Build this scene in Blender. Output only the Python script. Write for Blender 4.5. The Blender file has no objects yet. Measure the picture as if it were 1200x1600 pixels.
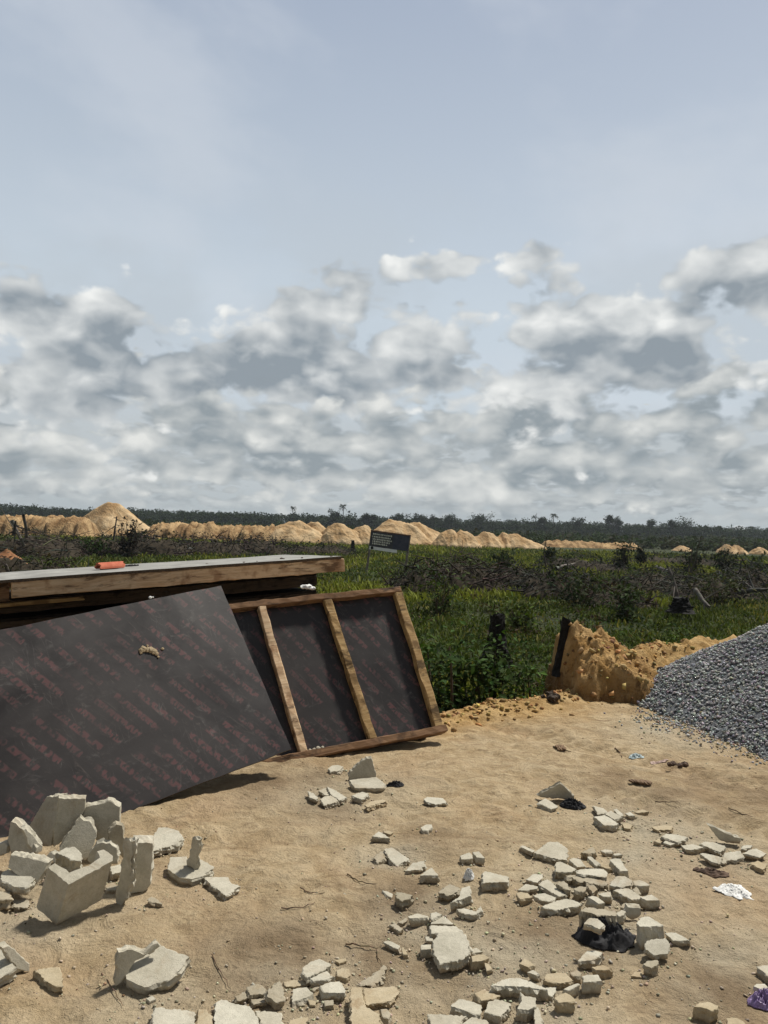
import bpy, bmesh, math, random
import numpy as np
from mathutils import Vector, Matrix

random.seed(7)
rng = np.random.default_rng(11)
scene = bpy.context.scene
col = scene.collection

# ------------------------------------------------------------------ helpers: scene objects
def tag(o, label=None, cat=None, group=None, kind=None):
    if label: o['label'] = label
    if cat: o['category'] = cat
    if group: o['group'] = group
    if kind: o['kind'] = kind
    return o

def link(name, verts, faces, mat=None, parent=None, smooth=False, colors=None, colname='tint'):
    me = bpy.data.meshes.new(name)
    if isinstance(verts, np.ndarray) and isinstance(faces, np.ndarray):
        nv, nf, k = len(verts), len(faces), faces.shape[1]
        me.vertices.add(nv); me.vertices.foreach_set('co', verts.astype(np.float32).ravel())
        me.loops.add(nf * k); me.loops.foreach_set('vertex_index', faces.astype(np.int32).ravel())
        me.polygons.add(nf)
        me.polygons.foreach_set('loop_start', np.arange(0, nf * k, k, dtype=np.int32))
        me.update(calc_edges=True)
    else:
        me.from_pydata([tuple(v) for v in verts], [], [tuple(f) for f in faces])
    me.validate()
    if smooth:
        me.polygons.foreach_set('use_smooth', np.ones(len(me.polygons), dtype=bool))
    if colors is not None:
        ca = me.color_attributes.new(colname, 'FLOAT_COLOR', 'POINT')
        c = np.ones((len(verts), 4), dtype=np.float32); c[:, :colors.shape[1]] = colors
        ca.data.foreach_set('color', c.ravel())
    me.update()
    o = bpy.data.objects.new(name, me)
    col.objects.link(o)
    if mat: me.materials.append(mat)
    if parent: o.parent = parent
    return o

def empty(name, mw=None):
    o = bpy.data.objects.new(name, None)
    o.empty_display_size = 0.1
    col.objects.link(o)
    if mw is not None: o.matrix_world = mw
    return o

# ------------------------------------------------------------------ noise
_P = np.random.default_rng(3).permutation(512); _P = np.concatenate([_P, _P, _P])
_G = np.random.default_rng(4).normal(size=(512, 2)); _G /= np.linalg.norm(_G, axis=1)[:, None]
def perlin(x, y):
    x = np.asarray(x, float); y = np.asarray(y, float)
    xi = np.floor(x).astype(int); yi = np.floor(y).astype(int)
    xf, yf = x - xi, y - yi
    u = xf**3 * (xf * (xf * 6 - 15) + 10); v = yf**3 * (yf * (yf * 6 - 15) + 10)
    def g(a, b, dx, dy):
        k = _P[_P[a & 511] + (b & 511)] & 511
        return _G[k, 0] * dx + _G[k, 1] * dy
    n00 = g(xi, yi, xf, yf); n10 = g(xi + 1, yi, xf - 1, yf)
    n01 = g(xi, yi + 1, xf, yf - 1); n11 = g(xi + 1, yi + 1, xf - 1, yf - 1)
    return (n00 * (1 - u) + n10 * u) * (1 - v) + (n01 * (1 - u) + n11 * u) * v
def fbm(x, y, oct=4, rough=0.5):
    s, a, t = 0, 1.0, 0
    for i in range(oct):
        s = s + a * perlin(x * 2**i + 17.3 * i, y * 2**i - 9.1 * i); t += a; a *= rough
    return s / t * 1.6
def sstep(a, b, x):
    t = np.clip((x - a) / (b - a), 0, 1); return t * t * (3 - 2 * t)

# ------------------------------------------------------------------ camera (eye 1.6 m above the dirt pad)
FPX, EYE = 1202.0, 1.6
ROLL, PITCH = math.radians(1.72), math.radians(1.1)
Fv = np.array([0, math.cos(PITCH), math.sin(PITCH)]); U0 = np.array([0, -math.sin(PITCH), math.cos(PITCH)]); R0 = np.array([1.0, 0, 0])
Rv = math.cos(ROLL) * R0 + math.sin(ROLL) * U0
Uv = -math.sin(ROLL) * R0 + math.cos(ROLL) * U0
CAM = np.array([0, 0, EYE])
def ray(x, y): return Fv + Rv * ((x - 600) / FPX) + Uv * ((800 - y) / FPX)
def at(x, y, d):
    v = ray(x, y); return CAM + v * (d / v[1])
def on_plane(x, y, p0, n):
    v = ray(x, y); return CAM + v * (np.dot(np.asarray(p0) - CAM, n) / np.dot(v, n))
cam_d = bpy.data.cameras.new('camera'); cam = bpy.data.objects.new('camera', cam_d); col.objects.link(cam)
cam_d.sensor_fit = 'VERTICAL'; cam_d.sensor_height = 32.0; cam_d.sensor_width = 24.0
cam_d.lens = 32.0 * FPX / 1600.0
cam_d.clip_start = 0.05; cam_d.clip_end = 6000
m = Matrix.Identity(4)
for i in range(3):
    m[i][0] = Rv[i]; m[i][1] = Uv[i]; m[i][2] = -Fv[i]; m[i][3] = CAM[i]
cam.matrix_world = m
scene.camera = cam
scene.render.resolution_x = 768; scene.render.resolution_y = 1024
scene.view_settings.view_transform = 'Standard'
scene.view_settings.look = 'None'
scene.view_settings.exposure = 0.0
scene.view_settings.gamma = 1.0

# ------------------------------------------------------------------ light
SUN = np.array([0.39, 0.37, 0.84]); SUN /= np.linalg.norm(SUN)
sd = bpy.data.lights.new('sun', 'SUN'); sun = bpy.data.objects.new('sun', sd); col.objects.link(sun)
sd.energy = 4.9; sd.angle = math.radians(5.0); sd.color = (1.0, 0.95, 0.86)
sun.rotation_euler = Vector(-SUN).to_track_quat('-Z', 'Y').to_euler()
sun.location = (0, 0, 30)

# ------------------------------------------------------------------ node helper
class NT:
    def __init__(s, tree): s.t = tree; s.n = tree.nodes; s.l = tree.links
    def node(s, kind, **kw):
        n = s.n.new(kind)
        for k, v in kw.items(): setattr(n, k, v)
        return n
    def put(s, sock, v):
        if v is None: return
        if hasattr(v, 'is_output') or isinstance(v, bpy.types.NodeSocket): s.l.new(v, sock)
        elif isinstance(v, (tuple, list)) and sock.type == 'RGBA' and len(v) == 3: sock.default_value = (*v, 1)
        else: sock.default_value = v
    def m(s, op, a, b=None, c=None, clamp=False):
        n = s.node('ShaderNodeMath', operation=op, use_clamp=clamp)
        for i, v in enumerate((a, b, c)): s.put(n.inputs[i], v)
        return n.outputs[0]
    def xyz(s, x, y, z):
        n = s.node('ShaderNodeCombineXYZ')
        for i, v in enumerate((x, y, z)): s.put(n.inputs[i], v)
        return n.outputs[0]
    def sep(s, v):
        n = s.node('ShaderNodeSeparateXYZ'); s.l.new(v, n.inputs[0]); return n.outputs
    def ramp01(s, v, a, b, smooth=True):
        n = s.node('ShaderNodeMapRange', interpolation_type='SMOOTHSTEP' if smooth else 'LINEAR')
        s.put(n.inputs['Value'], v); s.put(n.inputs['From Min'], a); s.put(n.inputs['From Max'], b)
        return n.outputs['Result']
    def mix(s, f, a, b, blend='MIX'):
        n = s.node('ShaderNodeMix', data_type='RGBA', blend_type=blend)
        s.put(n.inputs[0], f); s.put(n.inputs[6], a); s.put(n.inputs[7], b); return n.outputs[2]
    def noise(s, vec, scale, detail=4, rough=0.55, dist=0.0, out=0, dim='3D'):
        n = s.node('ShaderNodeTexNoise', noise_dimensions=dim)
        if vec is not None: s.l.new(vec, n.inputs['Vector'])
        n.inputs['Scale'].default_value = scale; n.inputs['Detail'].default_value = detail
        n.inputs['Roughness'].default_value = rough; n.inputs['Distortion'].default_value = dist
        return n.outputs[out]
    def voro(s, vec, scale, detail=0, rnd=1.0, feature='F1', out='Distance', dim='3D'):
        n = s.node('ShaderNodeTexVoronoi', feature=feature, voronoi_dimensions=dim)
        if vec is not None: s.l.new(vec, n.inputs['Vector'])
        n.inputs['Scale'].default_value = scale
        if 'Detail' in n.inputs: n.inputs['Detail'].default_value = detail
        n.inputs['Randomness'].default_value = rnd
        return n.outputs[out]
    def map(s, vec, scale=(1, 1, 1), rot=(0, 0, 0), loc=(0, 0, 0)):
        n = s.node('ShaderNodeMapping'); s.l.new(vec, n.inputs[0])
        n.inputs['Scale'].default_value = scale; n.inputs['Rotation'].default_value = rot; n.inputs['Location'].default_value = loc
        return n.outputs[0]

def material(name, rough=0.85, spec=0.3):
    mt = bpy.data.materials.new(name); mt.use_nodes = True
    t = NT(mt.node_tree); t.n.clear()
    out = t.node('ShaderNodeOutputMaterial'); b = t.node('ShaderNodeBsdfPrincipled')
    t.l.new(b.outputs[0], out.inputs[0])
    b.inputs['Roughness'].default_value = rough
    b.inputs['Specular IOR Level'].default_value = spec
    t.b = b; t.out = out
    t.obj = t.node('ShaderNodeTexCoord').outputs['Object']
    t.pos = t.node('ShaderNodeNewGeometry').outputs['Position']
    t.rnd = t.node('ShaderNodeObjectInfo').outputs['Random']
    return mt, t
def bump(t, h, strength=0.5, dist=0.01):
    n = t.node('ShaderNodeBump'); n.inputs['Strength'].default_value = strength; n.inputs['Distance'].default_value = dist
    t.l.new(h, n.inputs['Height']); t.l.new(n.outputs[0], t.b.inputs['Normal'])
def attr(t, name='tint'):
    return t.node('ShaderNodeAttribute', attribute_name=name)

# ------------------------------------------------------------------ world: Nishita sky behind broken cumulus
def build_world():
    w = bpy.data.worlds.new('World'); scene.world = w; w.use_nodes = True
    t = NT(w.node_tree); t.n.clear()
    out = t.node('ShaderNodeOutputWorld'); bg = t.node('ShaderNodeBackground'); t.l.new(bg.outputs[0], out.inputs[0])
    STR = 0.1
    bg.inputs['Strength'].default_value = STR
    sky = t.node('ShaderNodeTexSky', sky_type='NISHITA')
    sky.sun_disc = False; sky.sun_elevation = math.asin(SUN[2]); sky.sun_rotation = math.atan2(SUN[0], SUN[1])
    sky.air_density = 1.0; sky.dust_density = 2.0
    d = t.node('ShaderNodeTexCoord').outputs['Generated']
    x, y, z = t.sep(d)
    az = t.m('ARCTAN2', x, y); el = t.m('ARCSINE', z)
    elp = t.m('MAXIMUM', el, 0.0)
    def C(r, g, b): return (r / STR, g / STR, b / STR)
    # thin high veil over the blue
    e0 = t.ramp01(elp, 0.28, 0.72, False)
    veil = t.mix(e0, C(0.605, 0.68, 0.74), C(0.335, 0.40, 0.525))
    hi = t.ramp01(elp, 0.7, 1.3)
    veil = t.mix(hi, veil, C(0.21, 0.24, 0.29))  # zenith, out of view, dimmed to lower the fill light
    # added darkening of the unseen sky overhead and behind the camera, cuts fill light
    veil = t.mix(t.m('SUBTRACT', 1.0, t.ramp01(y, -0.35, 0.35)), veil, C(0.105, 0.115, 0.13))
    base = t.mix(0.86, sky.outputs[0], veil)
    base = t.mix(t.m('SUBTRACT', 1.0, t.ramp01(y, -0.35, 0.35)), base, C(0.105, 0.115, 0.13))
    cir = t.noise(t.xyz(t.m('ADD', t.m('MULTIPLY', az, 2.6), t.m('MULTIPLY', el, 1.2)), t.m('MULTIPLY', el, 5.0), 0.0), 1.0, 5, 0.55, dim='2D')
    cirm = t.m('MULTIPLY', t.ramp01(cir, 0.40, 0.72), 0.40)
    base = t.mix(cirm, base, C(0.66, 0.70, 0.755))
    wn = t.noise(t.xyz(t.m('MULTIPLY', az, 14.0), t.m('MULTIPLY', el, 18.0), 0.0), 1.0, 2, 0.5, 0, 1, dim='2D')
    wx, wy, wz = t.sep(wn)
    def sq(v): return t.m('MULTIPLY', v, v)
    def cloud(S, asp, seed, thr, dlt, blobs=(), warp=0.16, soft=0.10, vor=0.28, det=7, lo=-0.03, hi=0.15, cut=0.2, rgh=0.58):
        def dens(dv, det, vor):
            u = t.m('MULTIPLY_ADD', az, S, t.m('MULTIPLY_ADD', wx, warp, seed - dv * S * 0.5))
            v = t.m('MULTIPLY_ADD', el, S * asp, t.m('MULTIPLY_ADD', wy, warp, seed * 1.7 + dv * S * asp))
            c = t.xyz(u, v, 0.0)
            n = t.noise(c, 1.0, det, rgh, dim='2D')
            if not vor: return n
            vo = t.voro(c, 2.1, 2.0, dim='2D')
            return t.m('MULTIPLY_ADD', vo, -vor, t.m('ADD', n, 0.42 * vor))
        a = dens(0.0, det, vor); b = dens(dlt, 2.0, vor * 0.7)
        add = None
        for (px, py, sx, sy, amp) in blobs:
            r = ray(px, py); r = r / np.linalg.norm(r)
            a0, e_0 = math.atan2(r[0], r[1]), math.asin(r[2])
            q = sq(t.m('MULTIPLY_ADD', az, FPX / sx, -a0 * FPX / sx))
            q2 = sq(t.m('MULTIPLY_ADD', el, FPX / sy, -e_0 * FPX / sy))
            g = t.m('MULTIPLY', t.m('POWER', 0.3679, t.m('ADD', q, q2)), amp)
            add = g if add is None else t.m('ADD', add, g)
        aa = a if add is None else t.m('ADD', a, add)
        dn = t.m('SUBTRACT', aa, thr)
        dn = t.m('SUBTRACT', dn, t.m('MULTIPLY', t.ramp01(elp, cut, cut + 0.08), 0.5))
        return t.ramp01(dn, 0.0, soft), t.m('SUBTRACT', a, b), dn
    def shade(df, dn, white, grey, depth=0.30, gain=2.3, bias=0.40, cw=0.42):
        core = t.ramp01(dn, 0.0, depth)
        L = t.m('ADD', t.m('MULTIPLY_ADD', df, gain, bias), t.m('MULTIPLY', core, -cw))
        L = t.ramp01(L, -0.10, 0.86, False)
        return t.mix(L, grey, white)
    W1, G1 = C(0.90, 0.91, 0.89), C(0.27, 0.315, 0.355)
    W2, G2 = C(0.78, 0.79, 0.765), C(0.295, 0.34, 0.37)
    W3, G3 = C(0.60, 0.63, 0.63), C(0.345, 0.385, 0.41)
    vb = t.noise(t.xyz(t.m('MULTIPLY', az, 4.0), t.m('MULTIPLY', el, 7.0), 0.0), 1.0, 4, 0.55, dim='2D')
    vm = t.m('MULTIPLY', t.m('MULTIPLY', t.ramp01(vb, 0.36, 0.62), t.ramp01(elp, 0.50, 0.26)), 0.55)
    base = t.mix(vm, base, C(0.50, 0.555, 0.605))
    # far, low layer
    thr3 = t.m('MULTIPLY_ADD', t.ramp01(elp, 0.06, 0.15), 0.35, 0.25)
    cov, lit, dn = cloud(15, 2.8, 9.2, thr3, 0.011, soft=0.18, det=5, vor=0.34)
    skyc = t.mix(t.ramp01(elp, 0.10, 0.17), C(0.52, 0.565, 0.59), base)
    skyc = t.mix(t.ramp01(elp, 0.0, 0.06), C(0.43, 0.48, 0.50), skyc)
    skyc = t.mix(t.m('MULTIPLY', cov, t.ramp01(elp, 0.002, 0.035)), skyc, shade(lit, dn, W3, G3, 0.45, 1.8, 0.33, 0.18))
    # middle layer
    band = t.m('MULTIPLY', t.ramp01(elp, 0.12, 0.26), 0.34)
    low = t.m('MULTIPLY', t.m('SUBTRACT', 1.0, t.ramp01(elp, 0.02, 0.07)), 0.25)
    thr2 = t.m('ADD', t.m('ADD', 0.17, band), low)
    cov, lit, dn = cloud(7.2, 1.75, 4.1, thr2, 0.028, soft=0.20, vor=0.38)
    skyc = t.mix(cov, skyc, shade(lit, dn, W2, G2, 0.45, 1.9, 0.31, 0.18))
    # near, high cumulus at the places they stand in the sky
    blobs = [(420, 590, 190, 55, .46), (470, 500, 75, 55, .40), (130, 510, 100, 50, .46), (550, 435, 110, 50, .38), (845, 405, 85, 70, .44), (930, 515, 110, 55, .37),
             (1080, 590, 110, 60, .40), (670, 540, 140, 60, .36), (1120, 450, 140, 65, .35), (240, 600, 90, 45, .36), (15, 470, 60, 45, .40),
             (840, 600, 140, 45, .34), (60, 610, 110, 55, .38), (715, 400, 70, 45, .30), (1190, 390, 70, 60, .34), (390, 570, 60, 50, .2), (560, 600, 90, 40, .26)]
    cov, lit, dn = cloud(6.6, 1.55, 2.9, t.m('MULTIPLY_ADD', t.ramp01(elp, 0.26, 0.40), 0.2, 0.575), 0.034, blobs, cut=0.42, soft=0.18, vor=0.40)
    skyc = t.mix(t.m('MULTIPLY', cov, 0.95), skyc, shade(lit, dn, W1, G1, 0.50, 1.75, 0.40, 0.27))
    lows = t.m('SUBTRACT', 1.0, t.ramp01(el, -0.02, 0.0))
    skyc = t.mix(lows, skyc, C(0.16, 0.15, 0.12))
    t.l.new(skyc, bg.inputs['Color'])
    w.cycles.sampling_method = 'MANUAL'; w.cycles.sample_map_resolution = 256
build_world()
# ------------------------------------------------------------------ terrain shape
EX = np.array([-60, -12, -4.0, -1.5, -0.5, 0.3, 0.54, 1.1, 1.75, 2.4, 3.2, 4.2, 6.0, 10, 60.])
EY = np.array([30, 12, 8.8, 8.5, 7.9, 6.95, 6.6, 7.0, 7.45, 8.2, 8.9, 9.4, 10.5, 12.5, 40.])
def edge_s(x, y):
    return (np.interp(x, EX, EY) - y) / 1.15 + 0.16 * fbm(x * 1.1 + 3, y * 1.1, 3)
FIELD = -1.35
TRACKS = [((4.4, 3.2), (0.4, 6.9)), ((4.6, 2.3), (0.9, 5.2))]
def gz(x, y):
    x = np.asarray(x, float); y = np.asarray(y, float)
    s = edge_s(x, y)
    pad = sstep(-1.05, 0.0, s)
    fld = FIELD + 0.10 * fbm(x * 0.13, y * 0.13, 3) - 0.25 * sstep(30, 160, y)
    rough = 0.032 * fbm(x * 0.75, y * 0.75, 3) + 0.012 * fbm(x * 3.3 + 5, y * 3.3, 3, 0.6)
    # footprints and scuffs: dimples
    rough = rough + 0.011 * np.minimum(0, perlin(x * 5.5 + 0.4 * perlin(x * 3, y * 3), y * 4.2) + 0.10) * 2.0
    rough = rough + 0.008 * fbm(x * 14, y * 14, 3, 0.62) + 0.006 * np.abs(perlin(x * 7 + 2 * perlin(x * 2, y * 2), y * 11 + 3))
    rough = rough + 0.014 * fbm(x * 8 + 3 * fbm(x * 2, y * 2, 2), y * 8, 3, 0.6) * (0.4 + sstep(-.2, .35, fbm(x * 1.1 + 9, y * 1.1, 2)))
    rough = rough + 0.020 * fbm(x * 4.6 + 2 * fbm(x * 1.5, y * 1.5, 2), y * 5.2 + 4, 4, 0.55) * (0.35 + sstep(-.1, .4, fbm(x * .9 + 2, y * .9, 2)))
    q1, q2 = x * .80 + y * .60, -x * .60 + y * .80
    rough = rough + 0.012 * np.abs(perlin(q1 * 1.1, q2 * 6.5)) * sstep(.4, 1.6, x) - .004
    tr = 0
    for (a, b) in TRACKS:
        a = np.array(a); b = np.array(b); d = (b - a) / np.linalg.norm(b - a)
        u = (x - a[0]) * d[0] + (y - a[1]) * d[1]; v = (x - a[0]) * -d[1] + (y - a[1]) * d[0] + 0.06 * perlin(u * 0.8, u * 0 + 3.1)
        w = np.exp(-(v / 0.13)**4) * sstep(-0.2, 0.5, u) * (1 - sstep(np.linalg.norm(b - a) - 0.6, np.linalg.norm(b - a), u))
        tr = tr + w * (-0.024 + 0.014 * np.sin(u * 44 + np.abs(v) * 18))
    lip = np.exp(-((s - 0.12) / 0.28)**2) * (0.045 + 0.05 * fbm(x * 2.6, y * 2.6, 4, 0.6))
    berm = np.exp(-((s - 0.10) / 0.42)**2) * sstep(2.3, 3.0, x) * (1 - sstep(5.0, 8.0, x)) * (0.34 + 0.16 * fbm(x * 3, y * 3, 4, 0.6))
    near = 1 - sstep(14, 30, np.hypot(x, y))
    clod = 0.10 * np.maximum(0, fbm(x * 2.2, y * 2.2, 4, 0.6)) * sstep(-1.2, -0.3, s) * (1 - sstep(-0.25, 0.05, s))
    return pad * (rough + tr) * near + (1 - pad) * fld + lip * near + berm + clod
def G(x, y, z=0.0):
    """a point at height z over the dirt, on the sight line of photo pixel x, y"""
    h = z
    for _ in range(5):
        v = ray(x, y); p = CAM + v * ((h - EYE) / v[2]); h = float(gz(p[0], p[1])) * (1 if abs(z) < .5 else 1) + z
    return p

def spread(fine0, fine1, step, far_lo, far_hi, ratio=1.09):
    a = list(np.arange(fine0, fine1 + 1e-6, step))
    s = step
    while a[-1] < far_hi: s *= ratio; a.append(a[-1] + s)
    s = step; lo = [fine0]
    while lo[-1] > far_lo: s *= ratio; lo.append(lo[-1] - s)
    return np.array(lo[:0:-1] + a)
def build_ground(mt):
    xs = spread(-2.9, 3.9, 0.019, -1500, 1500, 1.085)
    ys = spread(2.2, 8.2, 0.019, -8, 2600, 1.075)
    X, Y = np.meshgrid(xs, ys)
    Z = gz(X, Y)
    n, mx = len(ys), len(xs)
    V = np.stack([X, Y, Z], -1).reshape(-1, 3)
    i = np.arange(n * mx).reshape(n, mx)
    Fq = np.stack([i[:-1, :-1], i[:-1, 1:], i[1:, 1:], i[1:, :-1]], -1).reshape(-1, 4)
    s = edge_s(X, Y).ravel()
    pad = sstep(-1.0, -0.35, s)
    orange = np.exp(-((s - 0.12) / 0.46)**2) + sstep(2.2, 2.9, V[:, 0]) * np.exp(-((s - .1) / 0.7)**2)
    orange = np.clip(orange + 0.3 * fbm(V[:, 0] * 2, V[:, 1] * 2, 3) * (np.abs(s) < 0.9), 0, 1)
    dust = np.zeros(len(V))
    for (px, py, r) in DUST:
        p = G(px, py)
        dust = np.maximum(dust, np.exp(-(((V[:, 0] - p[0])**2 + (V[:, 1] - p[1])**2) / r**2)))
    dust = np.clip(dust * (0.75 + 0.9 * fbm(V[:, 0] * 2.5, V[:, 1] * 2.5, 4, 0.6)), 0, 1)
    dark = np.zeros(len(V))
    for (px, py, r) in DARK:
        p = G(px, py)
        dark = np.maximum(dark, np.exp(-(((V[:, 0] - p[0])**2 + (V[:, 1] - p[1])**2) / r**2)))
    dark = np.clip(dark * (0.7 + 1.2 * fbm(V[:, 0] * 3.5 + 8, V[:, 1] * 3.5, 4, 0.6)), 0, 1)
    o = link('ground', V, Fq, mt, smooth=True, colors=np.stack([pad, orange, dust, dark], -1), colname='soil')
    tag(o, kind='structure'); return o
DUST = [(60, 1420, .35), (240, 1560, .22), (480, 1530, .35), (560, 1570, .4), (700, 1480, .30), (770, 1490, .35), (820, 1560, .55), (660, 1420, .25),
        (900, 1390, .45), (990, 1340, .3), (1010, 1290, .4), (1110, 1330, .35), (960, 1450, .3), (1060, 1570, .25), (1150, 1500, .3), (520, 1240, .4), (610, 1345, .2), (1050, 1150, .4)]

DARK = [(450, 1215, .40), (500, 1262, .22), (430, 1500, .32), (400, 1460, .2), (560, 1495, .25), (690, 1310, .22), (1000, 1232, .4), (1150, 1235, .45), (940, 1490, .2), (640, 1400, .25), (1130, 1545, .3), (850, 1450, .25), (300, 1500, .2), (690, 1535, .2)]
def mat_ground():
    mt, t = material('dirt', 0.95, 0.12)
    a = attr(t, 'soil'); pad, orange, dust = t.sep(a.outputs['Vector'])
    p = t.pos
    big = t.noise(p, 1.3, 4, 0.6, 0.4); mid = t.noise(p, 6.0, 5, 0.65, 0.8); fine = t.noise(p, 45, 4, 0.7); grain = t.noise(p, 260, 3, 0.7)
    c = t.mix(t.ramp01(mid, 0.35, 0.68), (0.35, 0.262, 0.152), (0.475, 0.375, 0.238))
    c = t.mix(t.m('MULTIPLY', t.ramp01(big, 0.48, 0.70), 0.55), c, (0.345, 0.235, 0.128))
    damp = t.noise(p, 2.4, 5, 0.65, 1.2)
    c = t.mix(t.m('MULTIPLY', t.ramp01(damp, 0.56, 0.74), 0.35), c, (0.265, 0.188, 0.11))
    st = t.noise(t.map(p, scale=(3.0, 9.0, 3.0), rot=(0, 0, 0.5)), 1.0, 5, 0.65, 1.6)
    c = t.mix(t.m('MULTIPLY', t.ramp01(st, 0.53, 0.66), 0.55), c, (0.215, 0.150, 0.085))
    c = t.mix(t.m('MULTIPLY', t.ramp01(st, 0.46, 0.30), 0.40), c, (0.47, 0.365, 0.235))
    sm = t.noise(p, 3.6, 6, 0.7, 1.8)
    c = t.mix(t.m('MULTIPLY', t.ramp01(sm, 0.54, 0.66), 0.58), c, (0.245, 0.170, 0.096))
    pk = t.noise(p, 0.9, 4, 0.6, 0.6)
    c = t.mix(t.m('MULTIPLY', t.ramp01(pk, 0.50, 0.66), 0.45), c, (0.385, 0.275, 0.172))
    gy = t.noise(p, 1.7, 5, 0.65, 0.8)
    c = t.mix(t.m('MULTIPLY', t.ramp01(gy, 0.52, 0.68), 0.45), c, (0.37, 0.305, 0.205))
    c = t.mix(t.m('MULTIPLY', dust, 0.85), c, (0.41, 0.36, 0.265))
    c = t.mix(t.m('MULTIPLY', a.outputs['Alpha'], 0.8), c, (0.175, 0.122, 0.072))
    osand = t.mix(t.ramp01(mid, 0.38, 0.66), (0.33, 0.195, 0.066), (0.50, 0.335, 0.145))
    c = t.mix(t.m('MULTIPLY', orange, 0.9), c, osand)
    c = t.mix(0.55, c, t.mix(fine, (0.2, 0.2, 0.2), (0.8, 0.8, 0.8)), 'OVERLAY')
    c = t.mix(0.35, c, t.mix(grain, (0.15, 0.15, 0.15), (0.85, 0.85, 0.85)), 'OVERLAY')
    speck = t.voro(p, 55, 0)
    c = t.mix(t.m('MULTIPLY', t.m('SUBTRACT', 1.0, t.ramp01(speck, 0.10, 0.2)), t.ramp01(mid, 0.5, 0.6)), c, (0.16, 0.11, 0.07))
    # field soil under the grass
    fn = t.noise(p, 0.35, 6, 0.6); fm = t.noise(p, 0.06, 4, 0.6)
    fc = t.mix(t.ramp01(fn, 0.35, 0.65), (0.022, 0.026, 0.011), (0.042, 0.056, 0.018))
    fc = t.mix(t.m('MULTIPLY', t.ramp01(fm, 0.5, 0.7), 0.6), fc, (0.060, 0.045, 0.028))
    c = t.mix(pad, fc, c)
    t.put(t.b.inputs['Base Color'], c)
    h = t.m('ADD', t.m('MULTIPLY', fine, 0.6), t.m('MULTIPLY', grain, 0.25))
    h = t.m('MULTIPLY_ADD', mid, 1.5, h)
    bump(t, h, 1.0, 0.024)
    return mt
GROUND_MAT = mat_ground()
build_ground(GROUND_MAT)
# ------------------------------------------------------------------ materials
def mat_concrete(name='concrete', base=((0.405, 0.38, 0.305), (0.54, 0.51, 0.42)), stain=0.4):
    mt, t = material(name, 0.92, 0.15)
    p = t.pos
    n1 = t.noise(p, 9, 5, 0.6, 0.5); n2 = t.noise(p, 70, 4, 0.7); n3 = t.noise(p, 300, 2, 0.7)
    c = t.mix(t.ramp01(n1, 0.3, 0.7), *base)
    c = t.mix(t.m('MULTIPLY', t.rnd, 0.35), c, (0.36, 0.31, 0.22))
    st = t.noise(p, 4.5, 5, 0.7, 1.0)
    c = t.mix(t.m('MULTIPLY', t.ramp01(st, 0.52, 0.72), stain), c, (0.30, 0.215, 0.125))
    c = t.mix(0.40, c, t.mix(n2, (0.2,) * 3, (0.8,) * 3), 'OVERLAY')
    c = t.mix(0.30, c, t.mix(n3, (0.2,) * 3, (0.8,) * 3), 'OVERLAY')
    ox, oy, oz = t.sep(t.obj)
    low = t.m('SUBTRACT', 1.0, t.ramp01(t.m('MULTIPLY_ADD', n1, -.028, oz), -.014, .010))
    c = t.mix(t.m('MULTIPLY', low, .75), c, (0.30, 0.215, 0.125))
    pit = t.voro(p, 120, 0)
    c = t.mix(t.m('MULTIPLY', t.m('SUBTRACT', 1.0, t.ramp01(pit, 0.08, 0.22)), 0.5), c, (0.15, 0.135, 0.105))
    t.put(t.b.inputs['Base Color'], c)
    bump(t, t.m('ADD', t.m('MULTIPLY', n2, 1.0), t.m('MULTIPLY', n3, 0.5)), 0.45, 0.006)
    return mt
CONC = mat_concrete()
CONC_ROUGH = mat_concrete('concrete_rough', ((0.30, 0.265, 0.195), (0.40, 0.355, 0.27)), 0.6)
CONC_SAND = mat_concrete('concrete_sandy', ((0.38, 0.31, 0.20), (0.46, 0.39, 0.27)), 0.8)

def mat_timber(name, c1, c2, dark):
    mt, t = material(name, 0.8, 0.25)
    v = t.map(t.obj, scale=(2.2, 30, 30))
    g = t.noise(v, 1.0, 5, 0.65, 1.5); q = t.noise(t.obj, 7, 4, 0.6)
    c = t.mix(t.ramp01(g, 0.32, 0.68), c1, c2)
    c = t.mix(t.m('MULTIPLY', t.ramp01(q, 0.5, 0.68), 0.75), c, dark)
    d = t.noise(t.map(t.obj, scale=(1.4, 6, 6)), 1.6, 5, 0.7, 0.6)
    c = t.mix(t.m('MULTIPLY', t.ramp01(d, 0.54, 0.64), 0.8), c, tuple(k * 0.35 for k in dark))
    t.put(t.b.inputs['Base Color'], c)
    bump(t, t.m('ADD', g, t.m('MULTIPLY', q, 0.6)), 0.5, 0.006)
    return mt
WOOD_TAN = mat_timber('timber_tan', (0.30, 0.185, 0.075), (0.44, 0.30, 0.14), (0.13, 0.075, 0.03))
WOOD_ORANGE = mat_timber('timber_orange', (0.50, 0.33, 0.19), (0.68, 0.51, 0.33), (0.30, 0.165, 0.085))
WOOD_BROWN = mat_timber('timber_brown', (0.155, 0.082, 0.04), (0.25, 0.145, 0.075), (0.07, 0.038, 0.02))
WOOD_DARK = mat_timber('timber_dark', (0.045, 0.032, 0.022), (0.085, 0.06, 0.04), (0.02, 0.015, 0.01))

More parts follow.
